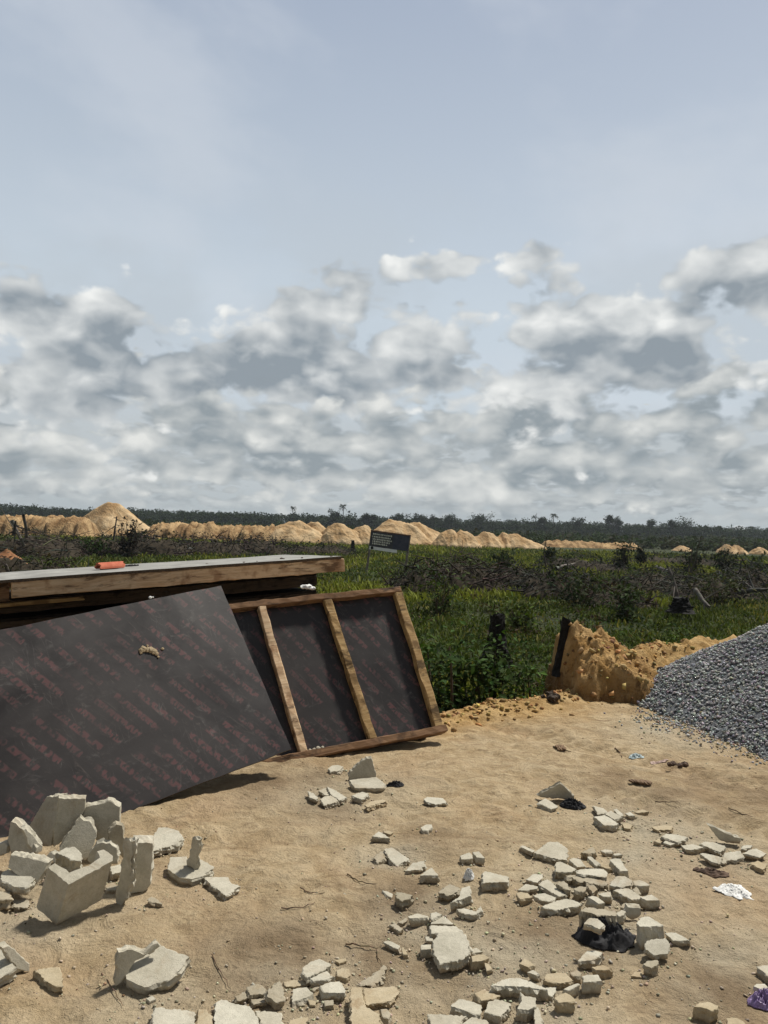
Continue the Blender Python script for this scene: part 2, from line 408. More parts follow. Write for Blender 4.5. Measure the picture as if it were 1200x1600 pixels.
def mat_film():
    """dark film faced plywood with rows of faint reddish print running across it on the slant"""
    mt, t = material('film_plywood', 0.6, 0.5)
    o = t.obj
    r = t.map(o, rot=(0, 0, math.radians(58)))
    rx, ry, rz = t.sep(r)
    row = t.m('FRACT', t.m('MULTIPLY', ry, 1 / 0.098))
    band = t.m('MULTIPLY', t.ramp01(row, 0.22, 0.32), t.m('SUBTRACT', 1.0, t.ramp01(row, 0.60, 0.70)))
    rowid = t.m('FLOOR', t.m('MULTIPLY', ry, 1 / 0.098))
    # letter-like blocks along the row
    u = t.m('MULTIPLY_ADD', rowid, 0.37, rx)
    word = t.ramp01(t.m('FRACT', t.m('MULTIPLY', u, 1 / 0.43)), 0.22, 0.26)
    cell = t.noise(t.xyz(t.m('MULTIPLY', u, 48.0), t.m('MULTIPLY', row, 2.6), rowid), 1.0, 1, 0.5)
    ink = t.m('MULTIPLY', t.m('MULTIPLY', band, word), t.ramp01(cell, 0.44, 0.54))
    wear = t.noise(o, 3.4, 5, 0.7, 0.7)
    ink = t.m('MULTIPLY', ink, t.ramp01(wear, 0.30, 0.60))
    b1 = t.noise(o, 1.7, 5, 0.65, 0.8)
    c = t.mix(t.ramp01(b1, 0.3, 0.7), (0.0115, 0.009, 0.009), (0.023, 0.0185, 0.0175))
    lt = t.m('MULTIPLY', t.m('MULTIPLY', band, word), t.ramp01(wear, 0.30, 0.62))
    c = t.mix(t.m('MULTIPLY', t.m('MULTIPLY', lt, t.ramp01(cell, 0.34, 0.56)), 0.5), c, (0.075, 0.060, 0.056))
    c = t.mix(t.m('MULTIPLY', ink, 0.66), c, (0.105, 0.032, 0.034))
    ch = t.noise(t.map(r, scale=(9, 26, 9)), 1.0, 5, 0.7, 1.0)
    c = t.mix(t.m('MULTIPLY', t.ramp01(ch, 0.56, 0.78), 0.40), c, (0.150, 0.125, 0.108))
    sm = t.noise(t.map(o, scale=(1, 2.2, 1)), 4.2, 6, 0.72, 1.4)
    c = t.mix(t.m('MULTIPLY', t.ramp01(sm, 0.56, 0.80), 0.55), c, (0.165, 0.155, 0.145))
    scr = t.voro(t.map(o, scale=(7, 1.2, 1), rot=(0, 0, .6)), 3, 1, 1.0, 'DISTANCE_TO_EDGE')
    c = t.mix(t.m('MULTIPLY', t.m('SUBTRACT', 1.0, t.ramp01(scr, 0.004, 0.02)), t.m('MULTIPLY', t.ramp01(wear, 0.5, 0.7), 0.30)), c, (0.19, 0.18, 0.17))
    t.put(t.b.inputs['Base Color'], c)
    t.put(t.b.inputs['Roughness'], t.m('MULTIPLY_ADD', b1, 0.34, 0.24))
    bump(t, t.m('ADD', sm, t.m('MULTIPLY', ch, 0.4)), 0.12, 0.004)
    return mt
FILM = mat_film()
def mat_plain(name, c1, c2, scale=12, rough=0.8, spec=0.3, bmp=0.4, dist=0.006):
    mt, t = material(name, rough, spec)
    n = t.noise(t.obj, scale, 5, 0.65, 0.6); n2 = t.noise(t.obj, scale * 7, 3, 0.7)
    c = t.mix(t.ramp01(n, 0.32, 0.68), c1, c2)
    c = t.mix(0.3, c, t.mix(n2, (0.2,) * 3, (0.8,) * 3), 'OVERLAY')
    t.put(t.b.inputs['Base Color'], c); bump(t, t.m('ADD', n, t.m('MULTIPLY', n2, 0.4)), bmp, dist)
    return mt
PLY_EDGE = mat_plain('ply_edge', (0.05, 0.035, 0.025), (0.12, 0.085, 0.055), 60)
PLY_GREY = mat_plain('ply_grey', (0.22, 0.215, 0.20), (0.34, 0.335, 0.31), 5, 0.85, 0.2)
BLACK_CLOTH = mat_plain('black_cloth', (0.010, 0.010, 0.012), (0.022, 0.022, 0.025), 20, 0.75, 0.3)
WHITE_PAPER = mat_plain('white_paper', (0.62, 0.62, 0.60), (0.80, 0.80, 0.78), 20, 0.7)
BROWN_SCRAP = mat_plain('brown_scrap', (0.05, 0.030, 0.02), (0.12, 0.075, 0.05), 25, 0.8)
BLUE_PLASTIC = mat_plain('blue_plastic', (0.30, 0.38, 0.40), (0.42, 0.50, 0.50), 20, 0.45, 0.5)
PURPLE = mat_plain('purple_plastic', (0.16, 0.10, 0.24), (0.34, 0.25, 0.44), 25, 0.4, 0.5)
RED_CLAY = mat_plain('red_clay', (0.42, 0.10, 0.05), (0.55, 0.16, 0.09), 20, 0.8)
SAND_PILE = mat_plain('heap_sand', (0.36, 0.19, 0.055), (0.56, 0.36, 0.15), 3.0, 0.95, 0.1, 0.8, 0.03)
PALE_SAND = mat_plain('pale_sand', (0.36, 0.225, 0.105), (0.58, 0.435, 0.26), 0.22, 0.95, 0.1, 1.0, 0.6)
BANK_SAND = mat_plain('bank_sand', (0.20, 0.115, 0.05), (0.50, 0.345, 0.18), 0.42, 0.95, 0.1, 1.0, 0.6)
CHAR = mat_plain('charred_wood', (0.006, 0.006, 0.006), (0.020, 0.018, 0.016), 9, 0.9, 0.2, 0.8, 0.03)
PALE_WOOD = mat_plain('dead_wood', (0.13, 0.115, 0.095), (0.24, 0.215, 0.18), 6, 0.9)
GREY_BROWN = mat_plain('brush_wood', (0.026, 0.022, 0.015), (0.058, 0.046, 0.032), 2.5, 0.95, 0.1)
TWIG = mat_plain('twig_wood', (0.07, 0.045, 0.03), (0.14, 0.09, 0.06), 30, 0.9)
def mat_tint(name, rough=0.8, spec=0.2, transl=0.0, bmp=0.0):
    mt, t = material(name, rough, spec)
    a = attr(t, 'tint')
    n = t.noise(t.pos, 18, 3, 0.6)
    t.put(t.b.inputs['Base Color'], t.mix(0.35, a.outputs['Color'], t.mix(n, (0.25,) * 3, (0.75,) * 3), 'OVERLAY'))
    if transl:
        tr = t.node('ShaderNodeBsdfTranslucent'); t.put(tr.inputs['Color'], t.mix(1.0, a.outputs['Color'], (1.0, 1.0, 0.5), 'MULTIPLY'))
        mx = t.node('ShaderNodeMixShader'); mx.inputs[0].default_value = transl
        t.l.new(t.b.outputs[0], mx.inputs[1]); t.l.new(tr.outputs[0], mx.inputs[2]); t.l.new(mx.outputs[0], t.out.inputs[0])
    return mt
LEAF = mat_tint('leaf', 0.85, 0.10, 0.22)
GRASS = mat_tint('grass_blade', 0.85, 0.1, 0.2)
STONE = mat_tint('gravel_stone', 0.85, 0.25)
OLD_PLY = mat_plain('old_ply', (0.012, 0.010, 0.009), (0.030, 0.025, 0.021), 8, 0.95, 0.1)
# ------------------------------------------------------------------ sawn timber and plywood
def timber(x0, x1, y0, y1, z0, z1, seed=0, j=0.004, bow=0.006, segs=None):
    r = np.random.default_rng(seed + 100)
    lo = np.array([x0, y0, z0]); hi = np.array([x1, y1, z1]); ax = int(np.argmax(hi - lo))
    L = (hi - lo)[ax]; n = segs or max(4, int(L / 0.06)); oa, ob = [k for k in range(3) if k != ax]
    V = []; F = []
    w = np.stack([fbm(np.linspace(0, L * 3, n + 1) + 7.7 * seed + 3 * k, np.full(n + 1, 1.3 * k + seed), 2) for k in range(2)], 1) * bow
    ch = min((hi - lo)[oa], (hi - lo)[ob]) * 0.09
    prof = [(0, ch), (ch, 0), (-ch, 0, 1), (0, ch, 1)]
    for i in range(n + 1):
        f = i / n
        A0, A1 = lo[oa] + w[i, 0], hi[oa] + w[i, 0]; B0, B1 = lo[ob] + w[i, 1], hi[ob] + w[i, 1]
        ring = [(A0 + ch, B0), (A1 - ch, B0), (A1, B0 + ch), (A1, B1 - ch), (A1 - ch, B1), (A0 + ch, B1), (A0, B1 - ch), (A0, B0 + ch)]
        for (a, b) in ring:
            p = [0, 0, 0]; p[ax] = lo[ax] + f * L + (0 if 0 < i < n else r.normal() * 0.003)
            p[oa] = a + r.normal() * j * 0.5; p[ob] = b + r.normal() * j * 0.5
            V.append(p)
    for i in range(n):
        for k in range(8):
            a = i * 8 + k; b = i * 8 + (k + 1) % 8
            F.append((a, b, b + 8, a + 8))
    F.append(tuple(range(8))); F.append(tuple(n * 8 + k for k in range(8)))
    return V, F
def put_timber(name, mt, parent, *a, **k):
    V, F = timber(*a, **k)
    o = link(name, V, F, mt, parent)
    fix_normals(o); return o
def fix_normals(o):
    bm = bmesh.new(); bm.from_mesh(o.data); bmesh.ops.recalc_face_normals(bm, faces=bm.faces); bm.to_mesh(o.data); bm.free()
def sheet(name, x0, x1, y0, y1, z0, z1, mt, mt_edge, parent, warp=0.0, seed=0):
    """plywood sheet: top/bottom face in mt, edges in mt_edge, slightly ragged edges"""
    nx, ny = 24, 12
    bm = bmesh.new(); r = np.random.default_rng(seed)
    top = {}; bot = {}
    for i in range(nx + 1):
        for k in range(ny + 1):
            x = x0 + (x1 - x0) * i / nx; y = y0 + (y1 - y0) * k / ny
            jx = r.normal() * 0.0015 if i in (0, nx) else 0; jy = r.normal() * 0.0015 if k in (0, ny) else 0
            w = warp * float(fbm(x * 1.1 + seed, y * 1.1, 2))
            top[i, k] = bm.verts.new((x + jx, y + jy, z1 + w)); bot[i, k] = bm.verts.new((x + jx, y + jy, z0 + w))
    for i in range(nx):
        for k in range(ny):
            bm.faces.new((top[i, k], top[i + 1, k], top[i + 1, k + 1], top[i, k + 1]))
            bm.faces.new((bot[i, k], bot[i, k + 1], bot[i + 1, k + 1], bot[i + 1, k]))
    def side(seq):
        for a, b in zip(seq[:-1], seq[1:]):
            f = bm.faces.new((bot[a], bot[b], top[b], top[a])); f.material_index = 1
    side([(i, 0) for i in range(nx + 1)]); side([(nx, k) for k in range(ny + 1)])
    side([(i, ny) for i in range(nx, -1, -1)]); side([(0, k) for k in range(ny, -1, -1)])
    bmesh.ops.recalc_face_normals(bm, faces=bm.faces)
    me = bpy.data.meshes.new(name); bm.to_mesh(me); bm.free()
    me.materials.append(mt); me.materials.append(mt_edge)
    o = bpy.data.objects.new(name, me); col.objects.link(o); o.parent = parent
    return o
def frame_matrix(o, X, Y):
    X = np.array(X, float) / np.linalg.norm(X); Y = np.array(Y, float); Y -= X * X.dot(Y); Y /= np.linalg.norm(Y); Z = np.cross(X, Y)
    M4 = Matrix.Identity(4)
    for i in range(3): M4[i][0], M4[i][1], M4[i][2], M4[i][3] = X[i], Y[i], Z[i], o[i]
    return M4
def lean_panel(tr, br, l1, l2, W):
    """pose of a leaning rectangular panel from two of its corners and its two long edges as seen by the camera"""
    ln = lambda a, b: np.cross([a[0], a[1], 1.0], [b[0], b[1], 1.0])
    v = np.cross(ln(tr, l1), ln(br, l2)); v = v / v[2]
    d = ray(v[0], v[1]); d /= np.linalg.norm(d)
    a, b = ray(*tr), ray(*br); k = a.dot(d) / b.dot(d); s = W / np.linalg.norm(k * b - a)
    TR, BR = CAM + a * s, CAM + b * k * s
    return TR, BR, d
GP = 'formwork panels leaning and stacked at the left'
# --- the near dark sheet
TR, BR, d = lean_panel((345, 915), (455, 1170), (0, 984), (190, 1272), 1.22)
A = empty('formwork_panel', frame_matrix(BR, d, TR - BR))
tag(A, 'large dark film-faced plywood sheet nearest the camera, smeared with one lump of mortar', 'formwork panel', GP)
A_sheet = sheet('plywood_sheet', -2.44, 0, 0, 1.22, -0.018, 0, FILM, PLY_EDGE, A, 0.004, 3)
put_timber('rail', WOOD_DARK, A, -2.42, -0.03, 0.025, 0.075, -0.092, -0.0195, seed=1)
put_timber('rail', WOOD_DARK, A, -2.42, -0.03, 1.13, 1.18, -0.092, -0.0195, seed=2)
put_timber('batten', WOOD_DARK, A, -0.09, -0.035, 0.08, 1.125, -0.092, -0.0195, seed=3)
def lumps(name, pts, mt, parent=None, sub=2, seed=0, rough=0.3, flat=1.0):
    bm = bmesh.new(); r = np.random.default_rng(seed)
    for (x, y, z, s) in pts:
        ret = bmesh.ops.create_icosphere(bm, subdivisions=sub, radius=1.0)
        off = r.uniform(0, 50, 2)
        for v in ret['verts']:
            c = v.co.copy(); k = 1 + rough * float(fbm(c.x * 1.6 + off[0] + c.z, c.y * 1.6 + off[1] - c.z * .7, 3))
            v.co = Vector((x + c.x * s * k, y + c.y * s * k, z + c.z * s * k * flat))
    me = bpy.data.meshes.new(name); bm.to_mesh(me); bm.free(); me.materials.append(mt)
    o = bpy.data.objects.new(name, me); col.objects.link(o); o.parent = parent
    return o
def to_local(o, px, py):
    M4 = o.matrix_world; n = np.array(M4.col[2][:3]); p0 = np.array(M4.translation)
    return M4.inverted() @ Vector(on_plane(px, py, p0, n))
c = to_local(A, 234, 1019)
r_ = np.random.default_rng(5)
pts = [(c.x + dx, c.y + dy, 0.002, s) for dx, dy, s in [(-.045, .025, .018), (-.03, .03, .022), (-.01, .018, .018), (.012, .012, .022), (.028, -.005, .018), (.036, -.02, .015), (.02, -.012, .012), (.085, .0, .010), (-.055, .01, .010), (.0, .045, .008), (.04, -.045, .008)]]
lumps('mortar_splat', pts, CONC_SAND, A_sheet, 2, 2, 0.5, 0.55)
c = to_local(A, 234, 932)
lumps('mortar_fleck', [(c.x, c.y - .008, 0.002, .011), (c.x + .018, c.y - .01, .002, .007)], WHITE_PAPER, A_sheet, 1, 2, 0.5, 0.6)

# --- the framed panel with battens towards us
TRb, BRb, db = lean_panel((622, 921), (692, 1147), (360, 948), (440, 1197), 1.22)
B = empty('formwork_panel', frame_matrix(BRb, db, TRb - BRb))
tag(B, 'framed formwork panel with timber battens showing, leaning beside the large dark sheet', 'formwork panel', GP)
sheet('plywood_sheet', -2.44, 0, 0.0, 1.22, -0.018, 0, FILM, PLY_EDGE, B, 0.003, 8)
put_timber('rail', WOOD_BROWN, B, -2.44, 0.012, 0.0, 0.052, 0.0015, 0.072, seed=11)
put_timber('rail', WOOD_BROWN, B, -2.44, -0.005, 1.17, 1.22, 0.0015, 0.066, seed=12)
def batten(xb, xt, wb, seed, mt, label=None):
    V, F = timber(-wb / 2, wb / 2, 0.055, 1.168, 0.0015, 0.062, seed=seed)
    V = [(v[0] + xb + (xt - xb) * (v[1] - 0.055) / 1.11, v[1], v[2]) for v in V]
    o = link('batten', V, F, mt, B); fix_normals(o)
    if label: o['label'] = label
def bx(px, py): return to_local(B, px, py).x
batten(bx(682, 1138), bx(619, 930), 0.068, 21, WOOD_TAN)
batten(bx(580, 1160), bx(508, 940), 0.060, 22, WOOD_TAN)
batten(bx(472, 1182), bx(405, 946), 0.058, 23, WOOD_ORANGE, 'rough orange batten splintered near its foot')
batten(-1.62, -1.66, 0.06, 24, WOOD_TAN)
c = to_local(B, 490, 1180)
lumps('mortar_fleck', [(c.x, .058, 0.04, .012), (c.x + .03, .058, .045, .018), (c.x - .03, .056, .04, .014), (c.x + .06, .058, .05, .012)], CONC, B, 2, 4, 0.4, 0.4)

# --- another frame behind it
o2 = Vector(BRb) + Vector(np.cross(db, (TRb - BRb) / 1.22)) * -0.16
Dm = frame_matrix(np.array(o2) + np.array(db) * -0.05 + (TRb - BRb) * 0.052, np.array(db) + (TRb - BRb) * -0.010, TRb - BRb)
D = empty('formwork_panel', Dm)
tag(D, 'formwork panel hidden behind the battened one, only its top rail sticking out above', 'formwork panel', GP)
sheet('plywood_sheet', -2.0, -0.02, -0.05, 1.20, -0.018, 0, FILM, PLY_EDGE, D, 0.003, 9)
put_timber('rail', WOOD_ORANGE, D, -2.0, 0.0, 1.152, 1.205, 0.0015, 0.075, seed=31)
put_timber('batten', WOOD_BROWN, D, -0.09, -0.025, -0.04, 1.148, 0.0015, 0.07, seed=32)

# --- the flat stack behind
FR = at(535, 869, 6.55); FL = at(18, 905, 5.24); BK = at(430, 866, 7.78)
X = (FL - FR) / np.linalg.norm(FL - FR); Y = BK - FR
Cm = frame_matrix(FR, -X, Y)          # x to the right, y to the back, z up
L_ = np.linalg.norm(FL - FR)
Cst = empty('formwork_panel', Cm)
tag(Cst, 'weathered grey-topped formwork panel lying flat on top of the stack, orange timber edge', 'formwork panel', GP)
C_sheet = sheet('plywood_sheet', -L_ - 0.45, 0.0, 0.0, 1.22, -0.020, 0, PLY_GREY, PLY_EDGE, Cst, 0.008, 5)
put_timber('rail', WOOD_ORANGE, Cst, -L_, 0.02, 0.012, 0.062, -0.130, -0.0215, seed=41)
put_timber('rail', WOOD_BROWN, Cst, -L_ - 0.45, -L_ - 0.01, 0.05, 0.10, -0.15, -0.0215, seed=42)
put_timber('rail', WOOD_BROWN, Cst, -L_, 0.0, 1.15, 1.20, -0.12, -0.0215, seed=43)
put_timber('batten', WOOD_BROWN, Cst, -0.06, -0.005, 0.066, 1.146, -0.12, -0.0215, seed=44)
put_timber('batten', WOOD_BROWN, Cst, -1.3, -1.24, 0.066, 1.146, -0.12, -0.0215, seed=45)
for i in range(7): lumps('mortar_crumb', [(-1.05 + i * .17 + r_.normal() * .06, 0.06 + r_.random() * .25, 0.003, 0.006 + r_.random() * .012)], BROWN_SCRAP, C_sheet, 1, 6 + i, .4, .5)
# stacked panels under it
zlev = -0.155
lab = ['second formwork panel in the flat stack, a dark gap above it', 'third formwork panel down in the flat dark stack', 'fourth formwork panel down in the flat dark stack',
       'fifth formwork panel down in the flat dark stack', 'sixth formwork panel down, near the foot of the stack', 'lowest formwork panel of the flat stack, lying on blocks']
for i in range(6):
    r = np.random.default_rng(70 + i)
    P = empty('formwork_panel', Cm @ Matrix.Translation((r.uniform(-.06, .02), 0.42 + r.uniform(0, .05), zlev)) @ Matrix.Rotation(r.uniform(-.012, .012), 4, 'Z'))
    tag(P, lab[i], 'formwork panel', GP)
    sheet('plywood_sheet', -2.9, 0, 0, 1.0, -0.02, 0, OLD_PLY, OLD_PLY, P, 0.004, 50 + i)
    put_timber('rail', WOOD_DARK, P, -2.9, 0.0, 0.0, 0.055, -0.115, -0.0215, seed=51 + i)
    put_timber('rail', WOOD_DARK, P, -2.9, 0.0, 0.94, 1.0, -0.115, -0.0215, seed=61 + i)
    put_timber('batten', WOOD_DARK, P, -0.06, 0.0, 0.06, 0.935, -0.115, -0.0215, seed=71 + i)
    if i == 0: put_timber('rail', WOOD_TAN, P, -2.9, -2.02, -0.24, -0.19, -0.048, -0.0215, seed=57, j=.002)
    zlev -= 0.150
# white plaster lump resting between the stack and the frames
w0 = at(481, 915, 6.15)
o = lumps('plastic_bag', [(0, 0, -.01, .036), (.035, .01, -.02, .025), (-.035, 0, -.01, .028)], WHITE_PAPER, None, 2, 12, .6, .6)
o.location = w0; tag(o, 'small crumpled white plastic bag tucked behind the battened panel top', 'plastic bag')
# the broken red clay piece and the black scrap lying on the stack
q = Cm.inverted() @ Vector(on_plane(172, 889, np.array(Cm.translation), np.array(Cm.col[2][:3])))
bm = bmesh.new()
R_ = empty('clay_tile_piece', Cm @ Matrix.Translation((q.x, q.y, 0.0)) @ Matrix.Rotation(.12, 4, 'Z'))
tag(R_, 'broken red clay tile piece lying on the grey top of the stack', 'tile piece')
n = 12; V = []; F = []
for i in range(n + 1):
    for (rr, e) in ((.075, 0), (.058, 0)):
        th = math.pi * (0.08 + 0.84 * i / n)
        for s_ in (-1, 1):
            V.append((s_ * (.095 + .008 * math.sin(i * 1.9 + s_)), rr * math.cos(th) * 1.1, rr * math.sin(th) * .85 - .008))
for i in range(n):
    a = i * 4; b = a + 4
    F += [(a, a + 1, b + 1, b), (a + 2, b + 2, b + 3, a + 3), (a, b, b + 2, a + 2), (a + 1, a + 3, b + 3, b + 1)]
F += [(0, 2, 3, 1), (n * 4, n * 4 + 1, n * 4 + 3, n * 4 + 2)]
o = link('shell', V, F, RED_CLAY, R_); fix_normals(o)
q = Cm.inverted() @ Vector(on_plane(202, 885, np.array(Cm.translation), np.array(Cm.col[2][:3])))
o = lumps('cloth_scrap', [(i * .022 - .04, .004 * math.sin(i * 2), .006, .014 + .003 * math.sin(i)) for i in range(5)], BLACK_CLOTH, None, 2, 3, .5, .6)
o.matrix_world = Cm @ Matrix.Translation((q.x + .02, q.y, 0.0)); tag(o, 'thin black scrap lying beside the red clay tile on the stack', 'scrap')
# concrete blocks that carry the stack, standing on the dirt
for i, (lx, ly) in enumerate([(-0.35, .3), (-0.35, .95), (-2.3, .3), (-2.3, .95)]):
    p = Cm @ Vector((lx, ly, zlev + .03)); g = float(gz(p.x, p.y))
    V, F = timber(-.12, .12, -.1, .1, g - p.z - .02, 0.0, seed=90 + i, j=.004, bow=.002)
    o = link('support_block', V, F, CONC_ROUGH); fix_normals(o); o.location = p
    tag(o, ['front right', 'rear right', 'front left', 'rear left'][i].join(['sandcrete block holding up the ', ' corner of the dark panel stack']), 'block', 'blocks under the panel stack')
# ------------------------------------------------------------------ loose masses: many small faces in one object
class Mass:
    def __init__(s): s.V = []; s.F = []; s.C = []; s.n = 0
    def add(s, V, F, C):
        V = np.asarray(V, float); F = np.asarray(F, int)
        s.V.append(V); s.F.append(F + s.n); s.C.append(np.broadcast_to(np.asarray(C, float), (len(V), 3))); s.n += len(V)
    def build(s, name, mt, parent=None):
        return link(name, np.concatenate(s.V), np.concatenate(s.F), mt, parent, colors=np.concatenate(s.C))
def rand_rot(n, r):
    q = r.normal(size=(n, 4)); q /= np.linalg.norm(q, axis=1)[:, None]; w, x, y, z = q.T
    return np.stack([np.stack([1 - 2 * (y*y + z*z), 2 * (x*y - z*w), 2 * (x*z + y*w)], -1),
                     np.stack([2 * (x*y + z*w), 1 - 2 * (x*x + z*z), 2 * (y*z - x*w)], -1),
                     np.stack([2 * (x*z - y*w), 2 * (y*z + x*w), 1 - 2 * (x*x + y*y)], -1)], 1)
def leaf_mass(P, size, r, cols, up=0.5, asp=0.5):
    """a bent two-quad leaf at every point P (n,3)"""
    n = len(P); size = np.broadcast_to(np.asarray(size, float), (n,))
    az = r.uniform(0, 2 * np.pi, n); tilt = r.normal(0.1, up, n)
    a = np.stack([np.cos(az) * np.cos(tilt), np.sin(az) * np.cos(tilt), np.sin(tilt)], -1)
    b = np.cross(a, np.stack([r.normal(0, .35, n), r.normal(0, .35, n), np.ones(n)], -1)); b /= np.linalg.norm(b, axis=1)[:, None]
    nn = np.cross(b, a)
    L = size[:, None]; W = L * asp
    bend = -0.28 * L * nn * r.uniform(0.2, 1.2, n)[:, None]
    pts = [P - b * W * .12, P + a * L * .5 - b * W * .5, P + a * L + bend, P + a * L * .5 + b * W * .5, P + b * W * .12, P + a * L * .5 - nn * W * .16]
    V = np.stack(pts, 1).reshape(-1, 3)
    i = np.arange(n) * 6
    F = np.concatenate([np.stack([i, i + 1, i + 2, i + 5], -1), np.stack([i + 4, i + 5, i + 2, i + 3], -1)])
    return V, F, np.repeat(cols, 6, 0)
def stick_mass(A0, A1, r0, r1, cols, k=4):
    """tapered k-sided sticks from A0 to A1"""
    n = len(A0); d = A1 - A0; d = d / (np.linalg.norm(d, axis=1)[:, None] + 1e-9)
    h = np.where(np.abs(d[:, 2:3]) > .9, np.array([[1., 0, 0]]), np.array([[0, 0, 1.]])); u = np.cross(d, h); u /= np.linalg.norm(u, axis=1)[:, None]; v = np.cross(d, u)
    r0 = np.broadcast_to(np.asarray(r0, float), (n,))[:, None]; r1 = np.broadcast_to(np.asarray(r1, float), (n,))[:, None]
    P = []
    for (B_, R_) in ((A0, r0), (A1, r1)):
        for j in range(k):
            th = 2 * np.pi * j / k; P.append(B_ + (u * np.cos(th) + v * np.sin(th)) * R_)
    V = np.stack(P, 1).reshape(-1, 3); i = np.arange(n) * 2 * k
    F = np.concatenate([np.stack([i + j, i + (j + 1) % k, i + k + (j + 1) % k, i + k + j], -1) for j in range(k)])
    return V, F, np.repeat(cols, 2 * k, 0)
def jit(c, n, r, s=0.25):
    c = np.asarray(c, float); return np.clip(c * (1 + r.normal(0, s, (n, 1))) * (1 + r.normal(0, s * .35, (n, 3))), 0.003, 0.9)
def ground_h(P): return gz(P[:, 0], P[:, 1])
def fieldpt(px, d):
    """ground point d metres out on the column of photo pixel px"""
    p = at(px, 820, d); return np.array([p[0], p[1], float(gz(p[0], p[1]))])
def width(pxs, d): return pxs / FPX * d

# --- grass over the field
def build_grass():
    r = np.random.default_rng(21); M_ = Mass()
    N = 15000
    d = 7.2 * (130 / 7.2)**(r.random(N)**0.80)
    x = r.uniform(-0.68, 0.68, N) * d
    y = np.sqrt(np.maximum(d**2 - x**2 * 0.0, 1)); P = np.stack([x, y, 0 * x], -1)
    keep = edge_s(P[:, 0], P[:, 1]) < -0.75
    patch = fbm(P[:, 0] * .09 + 4, P[:, 1] * .05, 4)
    keep &= (patch > -0.30) | (r.random(N) < .30)
    P = P[keep]; d = d[keep]; patch = patch[keep]; n = len(P)
    P[:, 2] = ground_h(P)
    base = np.where(patch[:, None] > 0.10, np.array([[0.180, 0.205, 0.034]]), np.array([[0.080, 0.105, 0.025]]))
    yel = (r.random(n) < .12)[:, None]; base = np.where(yel, np.array([[0.23, 0.21, 0.062]]), base)
    for b in range(16):
        off = r.normal(0, 1, (n, 2)) * (0.10 + 0.012 * d)[:, None]
        Q = P + np.concatenate([off, np.zeros((n, 1))], 1); Q[:, 2] = ground_h(Q) - .02
        hgt = (0.05 + 0.24 * r.random(n)) * (0.55 + 0.75 * sstep(-.4, .5, fbm(P[:, 0] * .5, P[:, 1] * .4 + 5, 3))) * (0.8 + 0.5 * (patch > .1)) * np.clip(0.9 + d * .006, 1, 1.5)
        az = r.uniform(0, 6.28, n); ln = np.stack([np.cos(az), np.sin(az), 0 * az], -1) * (hgt * r.uniform(.15, .9, n))[:, None]
        w = np.stack([-np.sin(az), np.cos(az), 0 * az], -1) * (0.0045 + 0.0010 * d)[:, None]
        mid = Q + ln * .4 + np.array([0, 0, 1]) * (hgt * .65)[:, None]; tip = Q + ln + np.array([0, 0, 1]) * hgt[:, None]
        V = np.stack([Q - w, Q + w, mid + w * .8, mid - w * .8, tip + w * .15, tip - w * .15], 1).reshape(-1, 3); i = np.arange(n) * 6
        F = np.concatenate([np.stack([i, i + 1, i + 2, i + 3], -1), np.stack([i + 3, i + 2, i + 4, i + 5], -1)])
        M_.add(V, F, np.repeat(np.clip(base * (1 + r.normal(0, .28, (n, 1))), .01, .3), 6, 0))
    tag(M_.build('grass', GRASS), kind='stuff')
# --- low broadleaf undergrowth
def build_undergrowth():
    r = np.random.default_rng(22); M_ = Mass()
    N = 2000
    d = 7.6 * (110 / 7.6)**r.random(N)**.9; x = r.uniform(-0.66, 0.66, N) * d
    P = np.stack([x, d, 0 * x], -1); keep = edge_s(P[:, 0], P[:, 1]) < -0.95
    pt = fbm(P[:, 0] * .12, P[:, 1] * .07 + 9, 3); keep &= (pt > -.05) | (r.random(N) < .3)
    P = P[keep]; d = d[keep]; P[:, 2] = ground_h(P)
    for p, dd in zip(P, d):
        k = r.integers(18, 46); s = r.uniform(.18, .5) * (1 + dd * .008)
        th = r.uniform(0, 6.28, k); ph = np.arccos(r.uniform(0.0, 1, k)); rad = s * r.uniform(.5, 1.05, k)
        Q = p + np.stack([np.cos(th) * np.sin(ph) * rad * 1.25, np.sin(th) * np.sin(ph) * rad * 1.25, np.cos(ph) * rad * .85], -1)
        c0 = [(0.040, 0.066, 0.014), (0.062, 0.092, 0.018), (0.028, 0.046, 0.014), (0.055, 0.05, 0.022), (0.05, 0.036, 0.022)][r.choice(5, p=[.34, .22, .24, .1, .1])]
        M_.add(*leaf_mass(Q, r.uniform(.06, .12, k) * (1 + dd * .018), r, jit(c0, k, r, .3), .55, .55))
    tag(M_.build('undergrowth', LEAF), kind='stuff')

